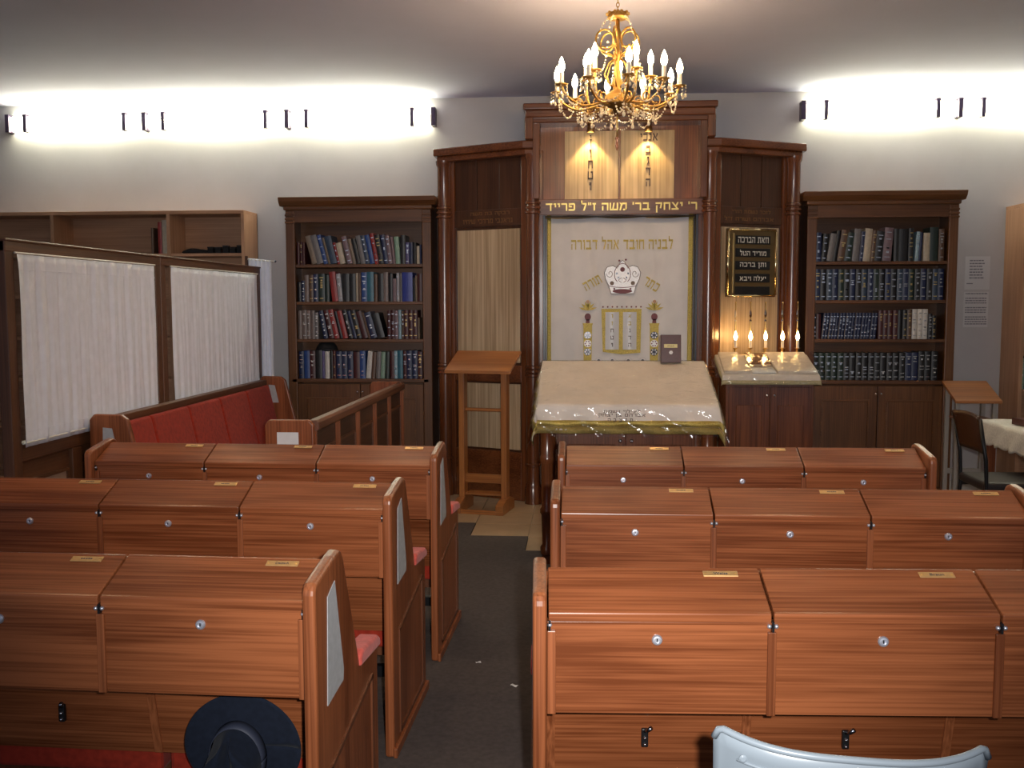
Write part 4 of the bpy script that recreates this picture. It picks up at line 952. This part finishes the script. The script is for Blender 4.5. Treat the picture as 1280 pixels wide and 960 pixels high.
# ------------------------------------------------------------------ framed curtain screen along the left
SX = -2.68
def screen(y0, y1, label):
    t = thing('framed_screen', label, 'screen', (SX, (y0+y1)/2, 0), 0, 'framed curtain screen panels')
    h = (y1-y0)/2
    for a, b in ((-h, -h+.07), (h-.07, h)):
        MB().box(-.028, .028, a, b, 0.006, 1.90).build('post', screen_z, t, bevel=.005)
    MB().box(-.030, .030, -h, h, 1.845, 1.90).build('top_rail', screen_y, t, bevel=.006)
    MB().box(-.036, .036, -h, h, 1.895, 1.908).build('cap_moulding', screen_y, t, bevel=.004)
    MB().box(-.028, .028, -h+.07, h-.07, .855, .945).build('mid_rail', screen_y, t, bevel=.006)
    MB().box(-.028, .028, -h+.07, h-.07, .006, .12).build('bottom_rail', screen_y, t, bevel=.006)
    n = 3; w = (2*h-.14)/n
    for k in range(n+1):
        c = -h+.07+k*w
        if 0 < k < n: MB().box(-.025, .025, c-.045, c+.045, .12, .855).build('stile', screen_z, t, bevel=.004)
    MB().box(-.008, .004, -h+.07, h-.07, .12, .855).build('wood_panel', screen_y, t)
    for k in range(n):
        a = -h+.07+k*w+.09; b = -h+.07+(k+1)*w-.09
        MB().box(.004, .010, a, b, .20, .745).build('inset_panel', beige, t)
        m = MB()
        for q in ((a-.015, a, .185, .76), (b, b+.015, .185, .76), (a, b, .745, .76), (a, b, .185, .20)): m.box(.004, .020, q[0], q[1], q[2], q[3])
        m.build('panel_moulding', screen_y, t)
    return t
screen(4.265, 5.90, 'dark wood framed screen with wide curtain beside the near bench end')
screen(5.905, 7.78, 'dark wood framed screen behind the far half of red bench')
def voile(name, label, y0, y1, z0, z1, seed):
    rr = random.Random(seed); ph = [rr.uniform(0, 6) for _ in range(6)]
    c = thing(name, label, 'curtain', (SX+.028, (y0+y1)/2, z1))
    h = (y1-y0)/2
    def f(u, v):
        y = -h + 2*h*u; ed = min(1, min(v, 1-v)/.06)
        x = .012 + (.0035*math.sin(y*34+ph[0]+.7*math.sin(v*3+ph[1])) + .0045*math.sin(y*62+ph[2]+v*1.1) + .0025*math.sin(y*131+ph[3]-v*2))*(.45+.55*ed)
        return (x, y + .004*math.sin(v*7+u*30), -(z1-z0)*v)
    MB().grid(f, 260, 24).build('voile', sheer, c, smooth=True, solid=.001)
    for zz in (.0, -(z1-z0)): MB().tube([(.012, -h-.01, zz + (.006 if zz == 0 else .02)), (.012, h+.01, zz+(.006 if zz == 0 else .02))], .0045, 8).build('curtain_wire', whitem, c)
    for zz in (-.07, -(z1-z0)+.075): MB().grid(lambda u, v: (f(u, -zz/(z1-z0))[0]+.0012, -h+2*h*u, zz-.004*v), 260, 1).build('hem_seam', sheer, c, smooth=True, solid=.0008)
    return c
voile('screen_curtain', 'wide white voile curtain on the screen near the bench end', 4.335, 5.79, .925, 1.838, 3)
voile('screen_curtain', 'white voile curtain on the screen behind the red bench', 6.035, 7.675, .925, 1.84, 5)
sc2 = thing('side_curtain', 'narrow white curtain on a short rod beside the bookcase', 'curtain', (-2.665, 7.845, 0))
MB().tube([(-.125, 0, 1.975), (.118, 0, 1.955)], .006, 8).build('curtain_rod', whitem, sc2, smooth=True)
MB().ball((.122, 0, 1.955), .010, 8, 6).build('rod_end', dkchrome, sc2, smooth=True)
MB().grid(lambda u, v: (-.118+.205*u, .010*math.sin(u*38+v)+.005*math.sin(u*71), 1.985-.02*u-1.60*v), 80, 16).build('voile', sheer, sc2, smooth=True, solid=.001)
MB().box(-.130, -.112, -.012, .012, 0, 2.0).build('rod_post', screen_z, sc2)

# ------------------------------------------------------------------ red cushioned bench against the screen
be = thing('red_bench', 'long wooden bench with red plush cushions along the curtain screen', 'bench', (-2.42, 6.22, .006))
BM = T(2.45, -6.22, 0)
def bw(): return MB(BM)
Y0b, Y1b = 4.89, 7.60
pe = [(-2.645, 0), (-2.645, .985), (-2.62, 1.015), (-2.47, 1.012), (-2.435, .985), (-2.345, .62), (-2.10, .60), (-2.09, .58), (-2.09, 0)]
for y in (Y0b, Y1b):
    e = bw().prism(pe, 'y', y, y+.035).build('end_panel', pew_z, be, bevel=.008, seg=3)
    bw().prism([(-2.575, .80), (-2.57, .945), (-2.52, .94), (-2.49, .80)], 'y', y-.0015, y).build('notice_card', card_m, e)
bw().prism([(-2.64, .10), (-2.64, .955), (-2.60, .955), (-2.56, .10)], 'y', Y0b+.035, Y1b).build('back_panel', pew_y, be)
bw().box(-2.645, -2.585, Y0b+.035, Y1b, .945, .985).build('back_rail', screen_y, be, bevel=.006)
n = 5; wd = (Y1b-Y0b-.035)/n
for k in range(n):
    a = Y0b+.037+k*wd; b = a+wd-.004
    bw().prism([(-2.605, .94), (-2.565, .945), (-2.45, .42), (-2.56, .42)], 'y', a, b).build('back_cushion', red, be, bevel=.022, seg=3)
    bw().prism([(-2.56, .32), (-2.56, .43), (-2.16, .45), (-2.12, .43), (-2.12, .34), (-2.16, .32)], 'y', a, b).build('seat_cushion', red, be, bevel=.018, seg=3)
bw().box(-2.56, -2.15, Y0b+.035, Y1b, .24, .32).build('seat_rail', pew_y, be)
# pew with a panelled back facing the bench
de = thing('side_pew', 'long wooden pew with panelled back between the red bench and pine lectern', 'pew', (-1.53, 6.14, .006))
DM = T(1.53, -6.14, 0)
def dw(): return MB(DM)
D0, D1 = 4.90, 7.40
rail_m = wood('side_pew_rail', (.085, .028, .012), (.17, .06, .025), 'y', .5, coat=0.)
pdk = wood('side_pew_dark', (.040, .014, .007), (.075, .027, .012), 'y', .5, coat=0.)
pend = [(-1.90, 0), (-1.90, .56), (-1.88, .585), (-1.69, .60), (-1.665, .66), (-1.665, .965), (-1.645, .990), (-1.43, .990), (-1.405, .965), (-1.395, 0)]
e = dw().prism(pend, 'y', D0, D0+.035).build('end_panel', pew_z, de, bevel=.008, seg=3)
dw().box(-1.60, -1.485, D0-.0015, D0, .74, .925).build('notice_card', paper, e)
dw().prism(pend, 'y', D1, D1+.035).build('end_panel', pew_z, de, bevel=.008, seg=3)
dw().prism([(-1.450, .945), (-1.450, .975), (-1.44, .985), (-1.400, .985), (-1.386, .972), (-1.386, .935), (-1.40, .925), (-1.44, .925)], 'y', D0+.035, D1).build('top_rail', rail_m, de, bevel=.004)
dw().box(-1.440, -1.424, D0+.035, D1, .06, .93).build('back_panel', pdk, de)
nb = 5; wb = (D1-D0-.035)/nb
for k in range(nb+1):
    c = D0+.035+k*wb; a = max(c-.010, D0+.035); b = min(c+.010, D1)
    dw().box(-1.425, -1.397, a, b, .0, .928).build('side_batten', pew_z, de, bevel=.002)
for k in range(nb):
    a = D0+.035+k*wb+.07; b = D0+.035+(k+1)*wb-.07
    p = dw().box(-1.424, -1.415, a, b, .14, .80).build('inset_panel', pdk, de, bevel=.006)
    for q in ((a-.012, b+.012, .80, .815), (a-.012, a, .14, .80), (b, b+.012, .14, .80)):
        dw().box(-1.424, -1.409, q[0], q[1], q[2], q[3]).build('panel_moulding', rail_m, p)
    ca, cb = D0+.037+k*wb, D0+.035+(k+1)*wb-.004
    dw().prism([(-1.441, .94), (-1.475, .935), (-1.535, .43), (-1.441, .43)], 'y', ca, cb).build('back_cushion', red, de, bevel=.015, seg=3)
    dw().prism([(-1.441, .32), (-1.441, .425), (-1.80, .44), (-1.84, .42), (-1.84, .34), (-1.80, .32)], 'y', ca, cb).build('seat_cushion', red, de, bevel=.015, seg=3)
dw().box(-1.80, -1.441, D0+.035, D1, .24, .32).build('seat_rail', pew_y, de)

# ------------------------------------------------------------------ beech shelf unit behind the screen
bs = thing('beech_shelf_unit', 'open beech shelf unit on the back wall behind the screen', 'shelf', (-4.0, 8.17, 0))
BSM = T(4.0, -8.17, 0)
def sh(): return MB(BSM)
X0s, X1s = -5.58, -2.857
for x in (X0s, -4.56, -3.535, X1s-.03):
    sh().box(x, x+.03, 8.01, 8.345, 0, 2.37).build('upright', beech_z, bs, bevel=.002)
sh().box(X0s, X1s, 8.005, 8.345, 2.365, 2.395).build('top_board', beech_x, bs, bevel=.002)
sh().box(X0s, X1s, 8.33, 8.345, 0, 2.37).build('back_board', beech_x, bs)
for a, b in ((X0s+.03, -4.56), (-4.53, -3.535), (-3.505, X1s-.03)):
    for z in (2.035, 1.68, 1.32, .96, .55, .10):
        sh().box(a, b, 8.02, 8.33, z-.025, z).build('shelf', beech_x, bs, bevel=.001, seg=1)
for k, x in enumerate((-3.18, -3.115, -3.05, -2.985, -2.925)):
    b = thing('black_box', 'small black box in the row on the beech shelf', 'box', (x, 8.10, 2.0355), .1*(k % 3-1), 'small black boxes on the beech shelf')
    hh = (.058, .056, .068, .056, .07)[k]
    MB().box(-.024, .024, -.03, .03, 0, hh-.012).build('body', blk, b, bevel=.003); MB().box(-.026, .026, -.032, .032, hh-.012, hh).build('lid', blackleather, b, bevel=.003)
pc = thing('black_pouch', 'flat crumpled black cloth pouch on the beech shelf', 'pouch', (-3.32, 8.11, 2.0355))
MB().lathe([(.10, 0), (.115, .012), (.10, .028), (.06, .038), (.02, .034), (.002, .030)], n=24, sx=1.1, sy=.6).build('pouch_body', blk, pc, smooth=True)
MB().tube(smoothpts([(-.08, -.03, .03), (-.02, -.045, .042), (.05, -.03, .034), (.10, -.02, .012)], 5), .004, 6).build('drawstring', blackleather, pc)
bkx = {'dark brown thin': (.018, .22, 'brn', -3.685), 'red brown': (.032, .268, 'red', -3.625), 'cream tall': (.048, .285, 'crm', -3.588)}
for nm, (w, h, c, x) in bkx.items():
    book(w, h, .19, c, '', (x, 8.04, 2.0356), 0, nm + ' book standing alone on the beech shelf', 'books on the beech shelf')

# ------------------------------------------------------------------ right-hand corner
rb = thing('beech_bookcase', 'tall beech bookcase against the back wall by the notices', 'bookcase', (4.0, 8.17, 0))
RBM = T(-4.0, -8.17, 0)
def rw(): return MB(RBM)
for x in (3.50, 4.42): rw().box(x, x+.03, 7.99, 8.345, 0, 2.36).build('side_panel', beech_z, rb, bevel=.002)
rw().box(3.50, 4.45, 7.985, 8.345, 2.36, 2.39).build('top_board', beech_x, rb, bevel=.002)
rw().box(3.53, 4.42, 8.33, 8.345, 0, 2.36).build('back_board', beech_x, rb)
for z in (.10, .50, .90, 1.28, 1.66, 2.02): rw().box(3.53, 4.42, 8.0, 8.33, z-.025, z).build('shelf', beech_x, rb, bevel=.001, seg=1)
xx = 3.532
for k, (w, h, c) in enumerate(((.03, .25, 'grn'), (.035, .26, 'blk'), (.03, .24, 'crm'), (.04, .26, 'nav'))):
    for z, sname in ((.90, 'lower'), (1.28, 'middle'), (1.66, 'upper')):
        book(w, h, .2, c, 's', (xx, 8.03, z+.0006), 0, '%s silver stamped book on the %s shelf of the tall beech bookcase' % (PAL[c][1], sname), 'books in the beech bookcase')
    xx += w+.001
# wall notices
for (x0, x1, z0, z1, kind, lab) in ((3.190, 3.391, 1.71, 1.985, 0, 'upper printed notice taped to the wall beside the bookcase'), (3.188, 3.388, 1.395, 1.690, 1, 'lower dense printed notice taped to the wall beside the bookcase')):
    nn = thing('wall_notice', lab, 'notice', ((x0+x1)/2, WY, (z0+z1)/2), 0)
    hx, hz = (x1-x0)/2, (z1-z0)/2
    MB().box(-hx, hx, -.002, 0, -hz, hz).build('sheet', plain('notice_paper', (.60, .60, .62), .7), nn)
    m = MB(); rr = random.Random(kind)
    if kind == 0:
        for k in range(7):
            x = -hx+.035; z = hz-.035-k*.024; e_ = x + rr.uniform(.075, .11)
            while x < e_: w = rr.uniform(.01, .03); m.box(x, x+w, -.0028, -.002, z-.005, z+.005); x += w+.004
        m.box(-hx+.015, -hx+.065, -.0028, -.002, -hz+.045, -hz+.053)
    else:
        for k in range(14):
            if k in (1, 5, 9): continue
            x = -hx+.012; z = hz-.015-k*.0195
            while x < hx-.02: w = rr.uniform(.008, .028); m.box(x, min(x+w, hx-.01), -.0028, -.002, z-.0045, z+.0045); x += w+.0035
    m.build('printed_lines', plain('grey_ink', (.20, .20, .24), .8), nn)['kind'] = 'stuff'
# small lectern by the wall
sl = thing('small_lectern', 'small orange wood lectern standing below the wall notices', 'lectern', (3.0, 7.66, 0), -.03)
MB().prism([(-.17, .835), (-.17, .858), (.16, .985), (.16, .962)], 'x', -.165, .175).build('slanted_top', pine_x, sl, bevel=.004)
greyl = plain('grey_painted_wood', (.34, .32, .30), .5)
for x in (-.13, .14):
    for y in (-.11, .12): MB().box(x-.015, x+.015, y-.015, y+.015, 0, .865 + (y+.17)*.38-.02).build('leg', greyl, sl, bevel=.002)
for y in (-.11, .12): MB().box(-.115, .125, y-.01, y+.01, .25, .29).build('stretcher', greyl, sl)
MB().box(-.12, .13, -.12, .13, .70, .712).build('inner_shelf', pine_x, sl)
# table with lace cloth
rt = thing('side_table', 'side table under a white lace cloth near the right wall', 'table', (3.24, 6.40, .0))
for x in (-.36, .36):
    for y in (-.56, .56): MB().box(x-.025, x+.025, y-.025, y+.025, .006 if y < -.3 else .0, .735).build('leg', pew_z, rt, bevel=.003)
MB().box(-.415, .415, -.64, .64, .735, .765).build('table_top', pew_x, rt, bevel=.004)
MB().box(-.37, .37, -.58, .58, .66, .735).build('apron', pew_x, rt)
lc = thing('lace_cloth', 'white scalloped lace cloth draped over the side table', 'tablecloth', (3.24, 6.40, .768))
def lace(px, py):
    return drape(px, py, -.42, .42, -.645, .645, lambda y: 0., .002, .10, .010, .6)
xs = [-.42-.145+.145*k/8 for k in range(8)] + [-.42+.84*k/20 for k in range(21)] + [.42+.145*(k+1)/8 for k in range(8)]
ys = [-.645-.145+.145*k/8 for k in range(8)] + [-.645+1.29*k/60 for k in range(61)] + [.645+.145*(k+1)/8 for k in range(8)]
mb = MB(); nx = len(xs)
vs = []
for y in ys:
    for x in xs:
        sc = 1 + .12*abs(math.sin(y*26)) if abs(x) > .42 else (1 + .12*abs(math.sin(x*26)) if abs(y) > .645 else 1)
        ex = x if abs(x) <= .42 else math.copysign(.42+(abs(x)-.42)*sc, x); ey = y if abs(y) <= .645 else math.copysign(.645+(abs(y)-.645)*sc, y)
        vs.append(lace(ex, ey))
mb.add(vs, [(j*nx+i, j*nx+i+1, (j+1)*nx+i+1, (j+1)*nx+i) for j in range(len(ys)-1) for i in range(nx-1)])
mb.build('cloth', plain('lace', (.66, .64, .60), .85, noise=.15, nscale=90, bump=.4), lc, smooth=True, solid=.002)
for z, (a, b), c in ((.0, (.03, .20), 'red brown'),):
    hb = thing('closed_book', 'brown leather book lying on the lace covered side table', 'book', (3.02, 6.66, .7745), .15)
    MB().box(-.09, .15, -.09, .09, 0, .005).box(-.09, .15, -.09, .09, .038, .043).box(-.09, -.084, -.09, .09, 0, .043).build('cover', brn, hb, bevel=.002)
    MB().box(-.084, .146, -.086, .086, .005, .038).build('page_block', page_m, hb)
# chair pushed up to the side table
c3 = thing('dining_chair', 'dark plywood chair with black frame and padded seat at side table', 'chair', (2.66, 6.26, .006))
MB().grid(lambda u, v: (-.235+.05*v+.02*math.sin(PI*u), -.21+.42*u, .905-.245*v - .012*(2*u-1)**2*(1-v)), 14, 8).build('backrest', chair_ply, c3, smooth=True, solid=.014)
for s in (-1, 1):
    MB().tube([(-.225, s*.205, .88), (-.18, s*.205, .62), (-.17, s*.205, .42), (-.205, s*.205, 0)], .012, 10).build('rear_leg', blackm, c3, smooth=True)
    MB().tube([(-.17, s*.205, .41), (.21, s*.205, .42), (.225, s*.205, .39), (.235, s*.205, 0)], .012, 10).build('front_leg', blackm, c3, smooth=True)
MB().box(-.185, .25, -.215, .215, .425, .485).build('seat', blackleather, c3, bevel=.022, seg=3)
for s in (-1, 1): MB(T(-.222, s*.17, .86)).ball((0, 0, 0), .008, 8, 6).build('back_bolt', chrome, c3)
MB().tube([(-.19, -.205, .22), (-.19, .205, .22)], .009, 8).build('stretcher', blackm, c3)

# ------------------------------------------------------------------ scraps of paper
def scrap(loc, rot, sz, lab):
    t = thing('paper_scrap', lab, 'paper', loc, rot)
    MB().grid(lambda u, v: ((u-.5)*sz, (v-.5)*sz*.6, .0015+.002*math.sin(u*5+v*3)), 4, 3).build('sheet', paper, t, smooth=True, solid=.0006)
    MB().box(-sz*.2, sz*.25, -sz*.28, -sz*.1, .002, .0038).build('fold', paper, t)
scrap((-.460, 4.144, .006), .4, .024, 'tiny white paper scrap on the carpet nearer the tiles')
scrap((-.281, 3.894, .006), -.6, .030, 'tiny white paper scrap on the carpet further from the tiles')
